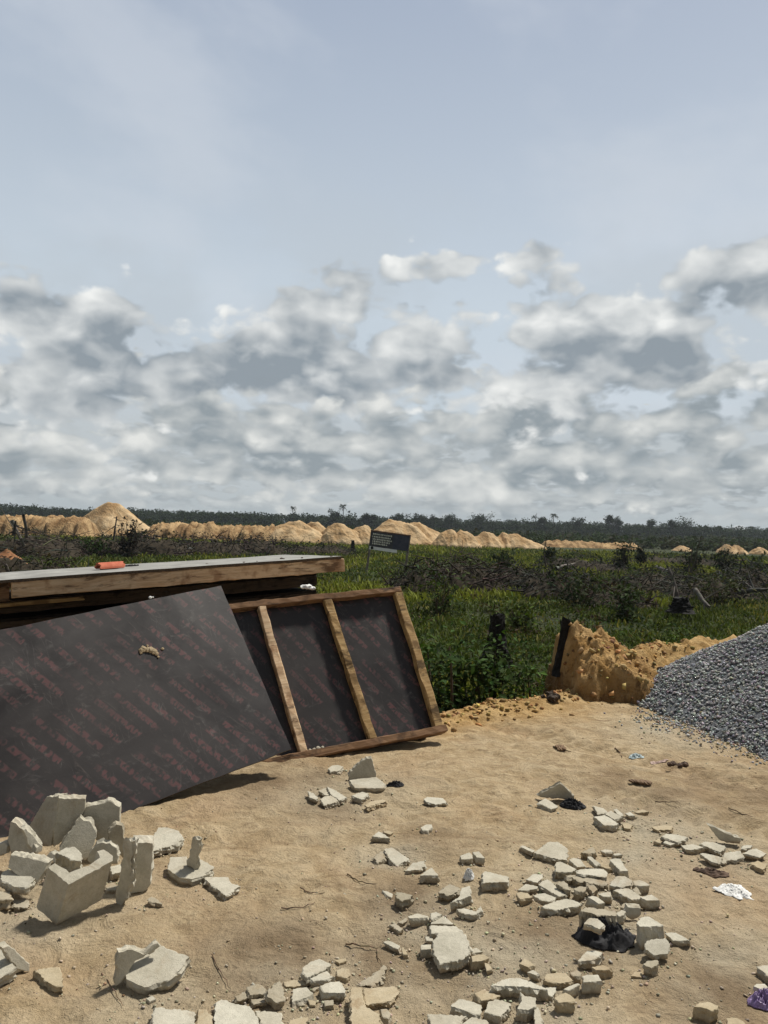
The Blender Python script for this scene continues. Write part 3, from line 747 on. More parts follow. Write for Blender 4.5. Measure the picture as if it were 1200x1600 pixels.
def shrub(px, d, h, wpx, label, c=(0.045, 0.075, 0.018), n=500, leaf=.07, group='green shrubs on the field', dead=0.0, p=None, name='shrub', cat='shrub', seed=None, flat=.8):
    r = np.random.default_rng(int(px * 7 + d * 13) if seed is None else seed)
    p = fieldpt(px, d) if p is None else p
    root = empty(name, Matrix.Translation(p)); tag(root, label, cat, group)
    w = wpx if wpx < 6 else width(wpx, d) / 2
    # several stems
    ns = 9; a0 = r.normal(0, .05, (ns, 3)); a0[:, 2] = -.1
    th = r.uniform(0, 6.28, ns); e = np.stack([np.cos(th) * w * r.uniform(.2, .8, ns), np.sin(th) * w * r.uniform(.2, .8, ns), h * r.uniform(.5, .95, ns)], -1)
    S_ = Mass(); midp = a0 * .5 + e * .5 + r.normal(0, .05 * h, (ns, 3))
    S_.add(*stick_mass(a0, midp, .014 * h + .006, .010 * h + .004, jit((.08, .06, .04), ns, r)))
    S_.add(*stick_mass(midp, e, .010 * h + .004, .004 * h + .002, jit((.08, .06, .04), ns, r)))
    tw0 = midp[r.integers(0, ns, 40)] * r.uniform(.7, 1.1, (40, 1)); tw1 = tw0 + r.normal(0, .25, (40, 3)) * np.array([w, w, h * .6]) + np.array([0, 0, .1 * h])
    S_.add(*stick_mass(tw0, tw1, .004 * h + .002, .002, jit((.09, .07, .045), 40, r)))
    S_.build('stem', STONE, root)
    # clumps of leaves round branch ends: uneven outline
    nc = 18; ct = np.concatenate([e, tw1[:nc - ns]]); sc = r.uniform(.13, .32, nc) * min(w * 1.2, h)
    k = r.integers(0, nc, n)
    L_ = ct[k] + r.normal(0, 1, (n, 3)) * sc[k][:, None] * np.array([1, 1, flat])
    body = r.random(n) < .45; nb = body.sum(); f = r.random(nb); th2 = r.uniform(0, 6.28, nb); q2 = w * np.sqrt(r.random(nb)) * (.75 + .25 * np.sin(th2 * 3 + px)) * np.sqrt(np.clip(1.05 - f, .05, 1))
    L_[body] = np.stack([np.cos(th2) * q2, np.sin(th2) * q2, f * h * .85 * (.8 + .35 * np.sin(th2 * 2 + d))], -1)
    L_[:, 2] = np.abs(L_[:, 2] - .04) + .03
    tone = r.normal(0, .22, nc)[k][:, None]
    C_ = jit(c, n, r, .28) * (1 + tone)
    if dead: C_[r.random(n) < dead] = np.array([.10, .075, .045])
    Q = Mass(); Q.add(*leaf_mass(L_, leaf * r.uniform(.6, 1.3, n), r, np.clip(C_, .008, .3), .6, .5)); Q.build('foliage', LEAF, root)
    return root
def brush(px, d, h, wpx, label, n=260, c=(0.07, 0.056, 0.045), leafc=(0.05, 0.045, 0.025), leafn=220, depth=1.6, seed=0, group='heaps of cleared brush on the field'):
    """a heap of felled branches and roots"""
    r = np.random.default_rng(seed + int(px * 3 + d)); p = fieldpt(px, d); w = width(wpx, d) / 2
    c = np.array(c) * np.array([.55, .56, .52]); leafc = np.array(leafc) * np.array([.62, .78, .7]); leafn = int(leafn * 1.9)
    root = empty('brush_heap', Matrix.Translation(p)); tag(root, label, 'brush heap', group)
    u = r.uniform(-1, 1, n); v = r.uniform(-1, 1, n); hh = h * np.sqrt(np.maximum(0.02, 1 - u**2 * .9)) * np.maximum(.05, 1 - v**2 * .7) * (0.75 + .5 * perlin(u * 3.1 + seed, v * 2))
    P = np.stack([u * w, v * depth, np.abs(hh) * r.random(n)**.7], -1)
    D_ = r.normal(0, 1, (n, 3)) * np.array([1.2, 1.0, .55]); D_ /= np.linalg.norm(D_, axis=1)[:, None]
    ln = (r.uniform(.3, 1.3, n) * h * .62)[:, None]; th = r.uniform(.008, .034, n)**1.0 * (.6 + .25 * h) * (1 + d * .004)
    mid = P + D_ * ln * .5; B_ = mid + (D_ + r.normal(0, .25, (n, 3))) * ln * .5
    P[:, 2] = np.maximum(P[:, 2], -.1)
    S_ = Mass(); C_ = jit(c, n, r, .4); C_[r.random(n) < .12] *= 2.0
    S_.add(*stick_mass(P, mid, th, th * .75, C_)); S_.add(*stick_mass(mid, B_, th * .75, th * .3, C_))
    # a core of matted litter so that the heap is not see-through
    core = []
    S_.build('branches', STONE, root)
    gx, gy = np.meshgrid(np.linspace(-1.05, 1.05, 40), np.linspace(-1.05, 1.05, 14)); q = np.maximum(0, 1 - gx**2) * np.maximum(0, 1 - gy**2)
    z = h * .72 * q**.55 * (0.7 + .75 * fbm(gx * 2.4 * max(1, w / 3) + seed, gy * 2 + seed, 4, .62)) - .15
    V = np.stack([gx * w, gy * depth, z], -1).reshape(-1, 3); i = np.arange(40 * 14).reshape(14, 40)
    Fq = np.stack([i[:-1, :-1], i[:-1, 1:], i[1:, 1:], i[1:, :-1]], -1).reshape(-1, 4)
    link('litter', V, Fq, GREY_BROWN, root)
    L_ = np.stack([r.uniform(-1, 1, leafn) * w, r.uniform(-1, 1, leafn) * depth, 0 * np.zeros(leafn)], -1)
    L_[:, 2] = h * .8 * np.sqrt(np.maximum(0.03, 1 - (L_[:, 0] / w)**2)) * r.uniform(.2, 1.05, leafn)
    Q = Mass(); Q.add(*leaf_mass(L_, r.uniform(.10, .26, leafn) * (1 + d * .006), r, jit(leafc, leafn, r, .4), .6, .5)); Q.build('leaves', LEAF, root)
    return root
def tree(px, d, h, label, crown_w=2.0, palm=False, trunk_h=.55, base=None, group='tall trees standing above the far treeline'):
    r = np.random.default_rng(int(px * 11 + d)); p = fieldpt(px, d)
    root = empty('palm_tree' if palm else 'tree', Matrix.Translation(p)); tag(root, label, 'tree', group)
    nseg = 6; T = np.stack([np.cumsum(r.normal(0, .12, nseg + 1)), np.cumsum(r.normal(0, .12, nseg + 1)), np.linspace(-.3, h * (.95 if palm else .8), nseg + 1)], -1)
    S_ = Mass(); rr = np.linspace(.028, .012, nseg + 1) * h
    S_.add(*stick_mass(T[:-1], T[1:], rr[:-1], rr[1:], jit((.07, .06, .05), nseg, r), 6))
    if not palm:
        k = 9; b0 = T[r.integers(3, nseg + 1, k)]; b1 = b0 + np.stack([r.normal(0, crown_w * .5, k), r.normal(0, crown_w * .5, k), r.uniform(.05, .2, k) * h], -1)
        S_.add(*stick_mass(b0, b1, .009 * h, .004 * h, jit((.07, .06, .05), k, r)))
    S_.build('trunk', STONE, root)
    top = T[-1]
    if palm:
        Q = Mass(); nf = 16
        for f in range(nf):
            th = r.uniform(0, 6.28); L = crown_w * r.uniform(.8, 1.15); el = r.uniform(-.5, 1.0); m_ = 22
            s = np.linspace(.1, 1, m_); ax = np.stack([np.cos(th) * s * L * np.cos(el), np.sin(th) * s * L * np.cos(el), s * L * np.sin(el) - .55 * L * s**2], -1) + top
            Q.add(*leaf_mass(np.repeat(ax, 2, 0), .42 * crown_w * .5, r, jit((.03, .045, .016), 2 * m_, r), .5, .35))
        Q.build('crown', LEAF, root)
    else:
        ncl = 14; ct = np.concatenate([b1, top + r.normal(0, 1, (ncl - k, 3)) * np.array([crown_w * .4, crown_w * .4, h * .05])]); n = 900; kk = r.integers(0, ncl, n)
        L_ = ct[kk] + r.normal(0, 1, (n, 3)) * crown_w * .22 * np.array([1, 1, .75])
        Q = Mass(); Q.add(*leaf_mass(L_, r.uniform(.6, 1.3, n), r, jit((.020, .034, .014), n, r, .3), .6, .6)); Q.build('crown', LEAF, root)
    return root
def build_forest():
    """the far wood that reads as one mass"""
    r = np.random.default_rng(31); M_ = Mass()
    N = 2900; y = 430 + 190 * r.random(N)**1.4; x = r.uniform(-.72, .72, N) * y
    h = 7.0 + 2.4 * fbm(x * .012, y * .01, 3) + r.normal(0, .9, N) + (y - 430) * .018
    for i in range(N):
        k = 60; th = r.uniform(0, 6.28, k); q = r.uniform(0, 1, k)**.8; w = (1.9 + r.random() * 1.6) * np.sqrt(np.clip(1.15 - np.abs(q - .55) * 1.4, .1, 1))
        rad = w * np.sqrt(r.uniform(.2, 1, k))
        z = float(-1.6) + h[i] * (.02 + .98 * q)
        P = np.stack([x[i] + np.cos(th) * rad, y[i] + np.sin(th) * rad, z], -1)
        c = np.array([(.017, .031, .013), (.024, .040, .014), (.014, .025, .012)][r.integers(0, 3)])
        M_.add(*leaf_mass(P, r.uniform(.9, 1.7, k), r, jit(c, k, r, .16), .7, .8))
    tag(M_.build('forest', LEAF), kind='stuff')
    M_ = Mass(); N = 2300; y = 170 * (440 / 170)**r.random(N); x = r.uniform(-.72, .72, N) * y
    for i in range(N):
        if y[i] < 185 and x[i] < 60: continue
        k = 30; th = r.uniform(0, 6.28, k); w = r.uniform(1.2, 3.0); hh = r.uniform(.8, 2.6) * (.6 + y[i] / 400); q = r.random(k)
        rad = w * np.sqrt(r.random(k)) * np.sqrt(np.clip(1.1 - q, .1, 1))
        P = np.stack([x[i] + np.cos(th) * rad, y[i] + np.sin(th) * rad, -1.65 + hh * q], -1)
        c = np.array([(.030, .050, .018), (.040, .060, .020), (.024, .036, .015), (.04, .042, .022)][r.integers(0, 4)])
        M_.add(*leaf_mass(P, r.uniform(.6, 1.3, k), r, jit(c, k, r, .2), .6, .8))
    tag(M_.build('scrub', LEAF), kind='stuff')
# ------------------------------------------------------------------ broken concrete block pieces
def densify(poly, step, r, amp):
    """3D polygon -> closed outline with small in-plane break noise"""
    P = np.array(poly, float); n0 = np.cross(P[1] - P[0], P[2] - P[0])
    for k in range(2, len(P) - 1): n0 = n0 + np.cross(P[k] - P[0], P[k + 1] - P[0])
    n0 /= np.linalg.norm(n0) + 1e-12
    out = []
    for a, b in zip(P, np.roll(P, -1, 0)):
        L = np.linalg.norm(b - a); k = max(1, int(L / step)); t = (b - a) / (L + 1e-9); s = np.cross(n0, t)
        for i in range(k):
            q = a + (b - a) * i / k
            w = 0 if i == 0 else r.normal() * amp
            out.append(q + s * w + (t * r.normal() * amp * .4 if i else 0))
    return np.array(out), n0
def prism_bm(bm, poly, ext, r, amp=0.0022, step=0.013, side_amp=0.0035, layers=3, flare=0.0):
    P, n0 = densify(poly, step, r, amp)
    ext = np.asarray(ext, float); n = len(P); c = P.mean(0)
    if np.dot(n0, ext) > 0: P = P[::-1]; n0 = -n0
    nxt = np.roll(P, -1, 0) - np.roll(P, 1, 0); side = np.cross(nxt, n0); side /= np.linalg.norm(side, axis=1)[:, None] + 1e-9
    L = np.linalg.norm(ext); rings = [[bm.verts.new(p - s * 0.0012) for p, s in zip(P, side)]]
    fl = [0.06 / max(L / .04, 1)] + [(i + 1) / (layers + 1) for i in range(layers)] + [1.0]
    for f in fl:
        a = side_amp if 0.1 < f < 1 else side_amp * .5
        off = r.normal(0, a, n); off = (off + np.roll(off, 1) + np.roll(off, -1)) / 1.8
        rings.append([bm.verts.new(p + ext * f + s * (o + flare * f) ) for p, s, o in zip(P, side, off)])
    for A_, B_ in zip(rings[:-1], rings[1:]):
        for i in range(n):
            j = (i + 1) % n
            bm.faces.new((A_[i], A_[j], B_[j], B_[i]))
    bm.faces.new(rings[0][::-1]); bm.faces.new(rings[-1])
def finish(bm, name, mt, label, group, cat='concrete shard'):
    bmesh.ops.recalc_face_normals(bm, faces=bm.faces)
    c = Vector((0, 0, 0))
    for v in bm.verts: c += v.co
    c /= len(bm.verts); c.z = min(v.co.z for v in bm.verts)
    for v in bm.verts: v.co -= c
    big = [f for f in bm.faces if len(f.verts) > 4]
    bmesh.ops.triangulate(bm, faces=big)
    me = bpy.data.meshes.new(name); bm.to_mesh(me); bm.free(); me.materials.append(mt)
    o = bpy.data.objects.new(name, me); col.objects.link(o); o.location = c
    return tag(o, label, cat, group)
MT = {'c': CONC, 'r': CONC_ROUGH, 's': CONC_SAND}
_k = [0]
def flat(label, poly, t=.035, g=(0, 0), h=None, m='c', group=None, name='concrete_shard', amp=None):
    """a slab whose upper face shows as poly (photo pixels): unprojected to a plane h above the dirt, tilted by the slopes g, and given thickness t"""
    _k[0] += 1; r = np.random.default_rng(1000 + _k[0])
    h = t * .85 if h is None else h
    kk = .64 if t < .07 else .85
    t *= kk; h *= kk
    P = np.array(poly, float); cx, cy = P.mean(0)
    p0 = G(cx, cy, h); nrm = np.array([-g[0], -g[1], 1.0]); nrm /= np.linalg.norm(nrm)
    Q = [on_plane(x, y, p0, nrm) for x, y in P]
    size = np.linalg.norm(np.ptp(np.array(Q), 0))
    bm = bmesh.new()
    a = min(.0018, size * .010) if amp is None else amp
    if m == 'r': a *= 1.7
    prism_bm(bm, Q, -nrm * t + np.array([r.normal() * .005, r.normal() * .005, -.006]), r, a, max(.006, size / 38), a * 2.6)
    return finish(bm, name, MT[m], label, group)
def pts_plane(poly, p0, n): return [on_plane(x, y, p0, n) for x, y in poly]
def face(bm, poly, foot, az, lean, t, seed, amp=.0018, foot_z=0.0, d=None):
    """a standing slab: its visible face (photo pixels) lies in a plane through the foot pixel, facing azimuth az (deg, 0 = to the camera, + = to the right), leaning back by lean deg"""
    r = np.random.default_rng(seed)
    a, l = math.radians(az), math.radians(lean)
    n = np.array([math.sin(a) * math.cos(l), -math.cos(a) * math.cos(l), math.sin(l)])
    p0 = G(*foot, foot_z) if d is None else at(*foot, d)
    e = -n * t if lean > 45 else np.array([-math.sin(a) * t, math.cos(a) * t, .08 * t])
    prism_bm(bm, pts_plane(poly, p0, n), e, r, amp, .012, amp * 2.2)
def stand(label, faces, m='c', group=None, name='concrete_shard'):
    bm = bmesh.new(); _k[0] += 1
    for i, f in enumerate(faces): face(bm, seed=2000 + _k[0] * 7 + i, **f)
    return finish(bm, name, MT[m], label, group)

GL = 'broken block pieces piled at the left'
GM = 'broken block pieces lying on the open dirt'
GR = 'broken block pieces spread over the right'
GB = 'broken block pieces along the bottom'

# ---- the pile at the left ----
bm = bmesh.new(); r = np.random.default_rng(501)
foot = G(88, 1446, 0.0); dtop = foot[1] - .015; top = at(106.7, 1382.5, dtop)
nrm = np.array([.05, -.42, .9]); nrm /= np.linalg.norm(nrm)
rim = [(75, 1355), (91, 1369.5), (106.7, 1382.5), (142, 1364), (176.7, 1345), (176.7, 1337), (169, 1331), (161.7, 1327), (151.3, 1330), (155.8, 1340), (138.3, 1352.5), (108.3, 1363.3), (97, 1355), (85.8, 1348.3)]
prism_bm(bm, pts_plane(rim, top, nrm), foot - top, r, .0022, .015, .0012)
finish(bm, 'block_corner', CONC, 'large block corner at the front of the left pile, pale V-shaped rim on top', GL)
stand('tall L-shaped block corner rising highest at the back of the left pile',
      [dict(poly=[(73, 1245), (92, 1244), (91, 1262), (84, 1300), (79, 1322), (66, 1322), (42, 1296)], foot=(70, 1352), az=-38, lean=22, t=.045),
       dict(poly=[(92, 1247), (134, 1248), (133, 1263), (120, 1292), (104, 1310), (84, 1325), (84, 1300), (91, 1262)], foot=(110, 1350), az=24, lean=10, t=.045)], group=GL, name='block_corner')
stand('broad dark slab standing at the back right of the left pile',
      [dict(poly=[(131, 1262), (146, 1258), (173, 1252), (188, 1261), (186, 1290), (184, 1320), (165, 1322), (145, 1308), (126, 1290)], foot=(160, 1345), az=14, lean=12, t=.045)], group=GL)
stand('narrow rough-edged slab standing behind the arch-topped piece at the pile\'s right',
      [dict(poly=[(170, 1302), (182, 1288), (191, 1290), (196, 1325), (195, 1342), (184, 1335), (172, 1322)], foot=(186, 1360), az=25, lean=10, t=.045)], 'r', group=GL)
stand('grey shard with jagged peak propped in the middle of the left pile',
      [dict(poly=[(125, 1277), (131, 1282), (140, 1283), (146, 1293), (151, 1303), (146, 1322), (133, 1345), (110, 1337), (92, 1327), (103, 1308), (114, 1293)], foot=(115, 1372), az=16, lean=24, t=.030)], group=GL)
stand('small two-winged corner piece at the upper left of the left pile',
      [dict(poly=[(17, 1283), (25, 1286), (36, 1297), (48, 1312), (57, 1325), (50, 1336), (17, 1333), (12, 1310)], foot=(30, 1372), az=-14, lean=20, t=.042),
       dict(poly=[(36, 1297), (41, 1295), (54, 1309), (67, 1322), (66, 1330), (52, 1338), (50, 1330)], foot=(60, 1372), az=40, lean=14, t=.042)], group=GL, name='block_corner')
stand('pale-topped slab leaning at the pile\'s left behind the V-shaped corner',
      [dict(poly=[(17, 1336), (47, 1341), (76, 1348), (66, 1366), (58, 1382), (35, 1372), (12, 1356)], foot=(45, 1412), az=-8, lean=30, t=.042)], group=GL)
flat('slab with wavy broken top lying low at the left end of the pile', [(12, 1358), (27, 1362), (33, 1368), (40, 1366), (55, 1372), (48, 1381), (42, 1387), (23, 1386), (10, 1379), (0, 1373), (4, 1364)], .045, (.1, .35), .10, 'c', GL)
flat('dark block stub half-hidden under the wavy slab at the left edge', [(-14, 1392), (16, 1393), (17, 1405), (-14, 1405)], .055, (0, 0), .065, 'r', GL)
flat('small dark stub between the wavy slab and the big V-shaped corner', [(19, 1405), (38, 1403), (46, 1411), (42, 1418), (22, 1417)], .03, (0, 0), .030, 'r', GL)
flat('round broken stub nested in the hollow of the left pile', [(88, 1333), (103, 1324), (117, 1323), (124, 1329), (128, 1337), (126, 1345), (112, 1344), (104, 1339)], .07, (.0, .25), .15, 'c', GL)
stand('thin strip of block lying across the hollow of the left pile',
      [dict(poly=[(73, 1337), (80, 1331), (100, 1344), (120, 1358), (113, 1365), (90, 1352)], foot=(97, 1385), az=-30, lean=35, t=.02)], group=GL)
stand('arch-topped curved slab behind the right arm of the V-shaped corner',
      [dict(poly=[(137, 1345), (143, 1328), (150, 1319), (160, 1316), (172, 1317), (182, 1325), (185, 1338), (184, 1350), (176, 1349), (160, 1345), (148, 1352)], foot=(164, 1368), az=10, lean=14, t=.03)], group=GL)
stand('small wedge of block at the very left edge behind the wavy slab',
      [dict(poly=[(-10, 1322), (6, 1316), (12, 1322), (10, 1334), (-10, 1338)], foot=(0, 1368), az=-10, lean=25, t=.03)], group=GL)
flat('low chip lying between the V-shaped corner and the tall upright slab', [(172, 1354), (188, 1350), (190, 1362), (175, 1366)], .03, (0, .1), .06, 'c', GL)
flat('dark flat chip under the low chip beside the tall upright slab', [(164, 1383), (178, 1379), (184, 1384), (180, 1391), (168, 1392)], .02, (0, 0), None, 'r', GL)
stand('tall smooth grey slab standing on end right of the left pile, rough left side',
      [dict(poly=[(207.6, 1316.7), (238.8, 1317.6), (237, 1350), (235, 1382.6), (227, 1391.8), (200, 1396.4), (204, 1356)], foot=(205, 1397), az=16, lean=5, t=.07, amp=.002),
       dict(poly=[(196, 1313), (207, 1315), (203, 1370), (199, 1396), (190, 1408), (182, 1419), (186, 1372), (191, 1345)], foot=(188, 1414), az=-34, lean=3, t=.03, amp=.004)], group=GL)
flat('dish-shaped shard lying behind the tall upright slab', [(247, 1293), (262, 1293), (278, 1297.4), (286.4, 1307.5), (278, 1318.5), (258, 1323), (236, 1330), (236, 1314), (243.3, 1300)], .036, (.05, .10), .06, 'c', GM)
stand('H-shaped block piece with a thin web standing up from its middle',
      [dict(poly=[(266, 1339), (291, 1338), (294, 1351), (306, 1351), (311, 1341), (335, 1355), (316, 1369), (300, 1374), (281, 1372), (261.7, 1358)], foot=(290, 1372), az=0, lean=80, t=.035, foot_z=.035),
       dict(poly=[(301, 1311), (311, 1313), (309, 1335), (306.6, 1354), (305, 1360), (292, 1352), (296.5, 1335)], foot=(300, 1366), az=-30, lean=4, t=.022, amp=.003, foot_z=.02)], group=GM, name='block_web')
flat('flat wedge butted against the front of the H-shaped block piece', [(316.7, 1370), (357, 1370), (360.7, 1380), (375, 1384.5), (353, 1400), (338, 1388), (326, 1379)], .036, (.05, 0), .045, 'c', GM)
flat('small dark chip alone on the dirt below the tall upright slab', [(230, 1405.6), (237, 1401), (246, 1406), (253, 1412), (240, 1411)], .022, (0, .2), .03, 'r', GM)
stand('basin-shaped block piece with a raised broken rim along its back',
      [dict(poly=[(192.5, 1520), (202, 1503), (222, 1492), (250, 1477), (274, 1487), (296, 1495), (285, 1512), (262, 1532), (225, 1543), (197, 1530)], foot=(240, 1520), az=4, lean=72, t=.04, foot_z=.045),
       dict(poly=[(185, 1488), (200, 1483), (213, 1486), (224, 1491), (236, 1484), (247, 1474), (250, 1479), (224, 1496), (206, 1508), (190, 1534), (182, 1540)], foot=(200, 1536), az=34, lean=6, t=.03, amp=.003, foot_z=.01)], group=GM, name='block_corner')
flat('pebble-sized pale chip below the basin-shaped block piece', [(228, 1560), (238, 1555), (244, 1561), (234, 1565)], .018, (0, .2), None, 'c', GM)
# ---- bottom left ----
stand('block corner cut off by the left frame edge near the bottom',
      [dict(poly=[(-30, 1484), (5, 1482), (25, 1511), (0, 1527), (-30, 1542)], foot=(0, 1510), az=4, lean=75, t=.04, foot_z=.05),
       dict(poly=[(4, 1481), (14, 1478), (30, 1492), (46, 1506), (46, 1518), (26, 1514)], foot=(30, 1525), az=58, lean=10, t=.03, foot_z=.0)], group=GB, name='block_corner')
flat('half-round pale chunk on the dirt at the lower left, dark broken front', [(53, 1516), (75, 1512), (93, 1511), (98, 1524), (99, 1541), (84, 1540), (68, 1531), (60, 1521)], .045, (0, .1), .05, 's', GB)
flat('square slab at the bottom edge, leftmost of the slabs cut off there', [(242, 1574), (275, 1577), (305, 1581), (304, 1612), (236, 1612)], .04, (0, .12), .05, 'c', GB)
flat('small rough chunk wedged between two slabs at the bottom edge', [(310, 1576), (322, 1577), (332, 1590), (331, 1612), (307, 1612)], .04, (0, .1), .04, 's', GB)
flat('large pale slab with notched top at the bottom edge', [(337, 1567), (346, 1561), (356, 1563), (360, 1567), (391, 1572), (402, 1588), (412, 1612), (336, 1612), (335, 1585)], .04, (0, .08), .055, 'c', GB)
flat('trapezoid slab touching the large notched slab\'s right side', [(398, 1579), (420, 1580), (440, 1582), (439, 1612), (416, 1612)], .04, (0, .08), .045, 'c', GB)
flat('rough grey-brown lump, left of the pointed shard near the bottom', [(385.7, 1542), (404, 1536.5), (415, 1545), (412, 1554), (390, 1555)], .04, (0, .1), None, 'r', GB)
flat('dull rough lump at the left end of the bottom cluster', [(367, 1557), (383, 1549), (388, 1559), (371, 1564)], .03, (0, .1), None, 'r', GB)
flat('low rough chip under the grey-brown lump', [(392, 1561), (412, 1560), (416, 1566), (396, 1570)], .02, (0, 0), None, 'r', GB)
flat('pointed grey shard standing up in the bottom cluster', [(419, 1547), (437, 1532), (443, 1548), (446, 1564), (431, 1567), (417, 1557)], .04, (-.25, .3), .06, 'r', GB)
flat('square pale shard in the front of the bottom cluster', [(458, 1545), (479, 1542), (490, 1553), (476.7, 1560), (456, 1566)], .03, (0, .1), None, 'c', GB)
flat('blocky pale chunk in the right of the bottom cluster', [(500, 1540), (516, 1534), (531, 1533), (541, 1548), (539, 1552), (506, 1551)], .045, (0, .05), .055, 'c', GB)
flat('sandy shard behind the square pale one in the bottom cluster', [(443, 1534), (460, 1531), (475, 1532), (482, 1538), (468, 1541), (447, 1542)], .028, (0, .1), None, 's', GB)
flat('big leaf-shaped slab at the back of the bottom cluster', [(473, 1511), (484, 1503), (499, 1498), (510, 1503), (519, 1507), (499, 1518), (480, 1528), (473, 1520)], .04, (.05, .1), .05, 'c', GB)
flat('slab lying snug against the lower edge of the big leaf-shaped one', [(484, 1529.5), (500, 1521), (511, 1517), (516, 1524), (524, 1526), (507, 1531), (489, 1533)], .03, (0, .1), .04, 'c', GB)
flat('rounded sandy chunk at the right tip of the leaf-shaped slab', [(525.6, 1516), (535, 1512), (545, 1514), (548, 1523), (542, 1529), (527, 1524)], .035, (0, .1), None, 's', GB)
flat('tiny grey chip between the pale square and blocky pieces', [(487, 1545), (497, 1539), (500, 1543), (491, 1549)], .02, (0, .1), None, 'r', GB)
flat('short dark chip behind the leaf-shaped slab', [(523, 1500), (540, 1497), (541, 1501), (530, 1505)], .018, (0, .1), None, 's', GB)
flat('long slab half sunk in sand above the tall yellowish slab', [(555, 1539), (570, 1531), (584, 1523.7), (598, 1508), (604, 1512), (597, 1526), (586, 1539)], .03, (.1, .1), .03, 'r', GB)
flat('tall yellowish slab at the bottom edge with a dark left side', [(548, 1542), (565, 1542), (568, 1570), (580, 1577), (593, 1584), (593, 1612), (549, 1612)], .06, (0, .05), .065, 's', GB)
flat('orange-stained slab beside the tall yellowish one', [(568, 1545), (593, 1542), (617, 1541), (624, 1549), (612, 1564), (572, 1570)], .03, (0, .05), .04, 's', GB)
flat('small round stone in front of the orange-stained slab', [(594, 1577), (604, 1576), (612, 1584), (607, 1592), (597, 1588)], .04, (0, .1), .04, 'r', GB)
flat('low sandy slab at the bottom below the square pale shard', [(453, 1593.7), (468, 1590), (482, 1589), (478, 1601), (450, 1603)], .02, (0, 0), None, 's', GB)
flat('little rounded chip below the blocky pale chunk', [(506, 1563), (521, 1562), (522, 1571), (508, 1572)], .025, (0, .1), None, 'r', GB)
flat('little sandy chip left of the blocky pale chunk\'s foot', [(481, 1561), (494, 1564), (493, 1571), (484, 1570)], .02, (0, .1), None, 's', GB)
# ---- middle, under the panels ----
flat('small round pale chip just below the framed panel\'s bottom rail', [(512, 1201), (519, 1196), (528, 1195), (537, 1198), (530, 1204), (517, 1206)], .03, (0, .1), .04, 'c', GM)
stand('upright L-shaped piece with a sloping top, in front of the framed panel',
      [dict(poly=[(567, 1188), (573, 1185), (580, 1185), (585, 1200), (588, 1215), (566, 1218), (545.6, 1221), (543.4, 1211), (555, 1199)], foot=(566, 1221), az=10, lean=8, t=.035),
       dict(poly=[(545.6, 1219), (566, 1216), (588, 1214), (602, 1225), (598, 1231), (575, 1231.5), (554, 1231)], foot=(575, 1224), az=5, lean=75, t=.035, foot_z=.035)], group=GM, name='block_corner')
flat('front piece of the shattered stack below the L-shaped piece', [(500, 1249), (508, 1244), (516, 1242.5), (524, 1247), (529, 1252), (506, 1258)], .035, (0, .1), .05, 'c', GM)
flat('left strip of the shattered stack below the L-shaped piece', [(481, 1236), (489, 1239), (497, 1246), (494, 1250), (484, 1246)], .03, (0, .1), .04, 'c', GM)
flat('right strip of the shattered stack, long and ribbed', [(511, 1229), (526, 1236), (542, 1246), (531, 1250.5), (516, 1240)], .03, (0, .1), .05, 'c', GM)
flat('middle strip at the back of the shattered stack', [(497, 1236), (508, 1231), (520, 1242), (510, 1243)], .03, (0, .1), .045, 'c', GM)
flat('pale piece pushed against the right of the shattered stack', [(549, 1243), (566, 1237), (577, 1240), (565, 1249)], .035, (0, .1), .045, 'c', GM)
flat('brick-shaped sandy piece right of the shattered stack', [(571, 1258), (580, 1252), (599, 1249), (603, 1252), (586, 1257), (573, 1261)], .03, (0, .0), .04, 's', GM)
flat('six-sided flat shard alone on the dirt right of the L-shaped piece', [(661.5, 1249), (668, 1245), (692, 1247), (698, 1254), (680, 1257), (666, 1253)], .03, (0, .05), .04, 'c', GM)
flat('small wedge alone below the six-sided flat shard', [(657, 1293), (666, 1288), (674.5, 1288), (675, 1293), (668, 1298), (660, 1297)], .03, (0, .1), None, 'c', GM)
flat('triangular shard below the shattered stack', [(581, 1307), (592, 1299), (600, 1303), (609.5, 1310)], .032, (0, .05), .045, 'c', GM)
flat('thin chip lying against the back of the triangular shard', [(598.7, 1299.5), (605, 1297), (615, 1300), (610, 1304)], .02, (0, .1), None, 's', GM)
flat('shard with a dark pit in its face, middle of the open dirt', [(600, 1327), (612, 1324), (626, 1333), (639, 1343), (620, 1353), (609, 1343)], .035, (-.05, .15), .055, 'c', GM)
flat('rough brown rubble lump left of the pitted shard', [(584, 1339), (597, 1329), (601, 1341), (590, 1350)], .045, (0, .1), None, 'r', GM)
flat('tilted shard just right of the pitted shard', [(633, 1361), (644.5, 1348), (663, 1345), (665, 1353), (655, 1359)], .03, (0, .15), .045, 'c', GM)
flat('steep triangular shard right of the tilted one', [(656, 1368), (666, 1360), (675, 1355), (685, 1368)], .045, (0, .2), .06, 'c', GM)
flat('left one of two small blocks lying side by side', [(719, 1337), (733, 1331.5), (738, 1336), (739, 1341), (721, 1343)], .04, (0, .1), .05, 'c', GM)
flat('right one of two small blocks lying side by side', [(738, 1331), (748.5, 1330), (758, 1341), (745, 1340)], .04, (0, .1), .05, 'c', GM)
flat('thick block with a broad pale top, right of the white scrap', [(753.5, 1364), (759, 1361), (777, 1365.5), (795, 1370), (793.5, 1378), (755, 1379.5)], .055, (0, .0), .065, 'c', GM)
flat('brownish chunk left of the white scrap\'s foot', [(685, 1394), (693, 1387), (703, 1381), (718, 1388), (714, 1394), (703, 1399)], .045, (0, .15), .055, 'r', GM)
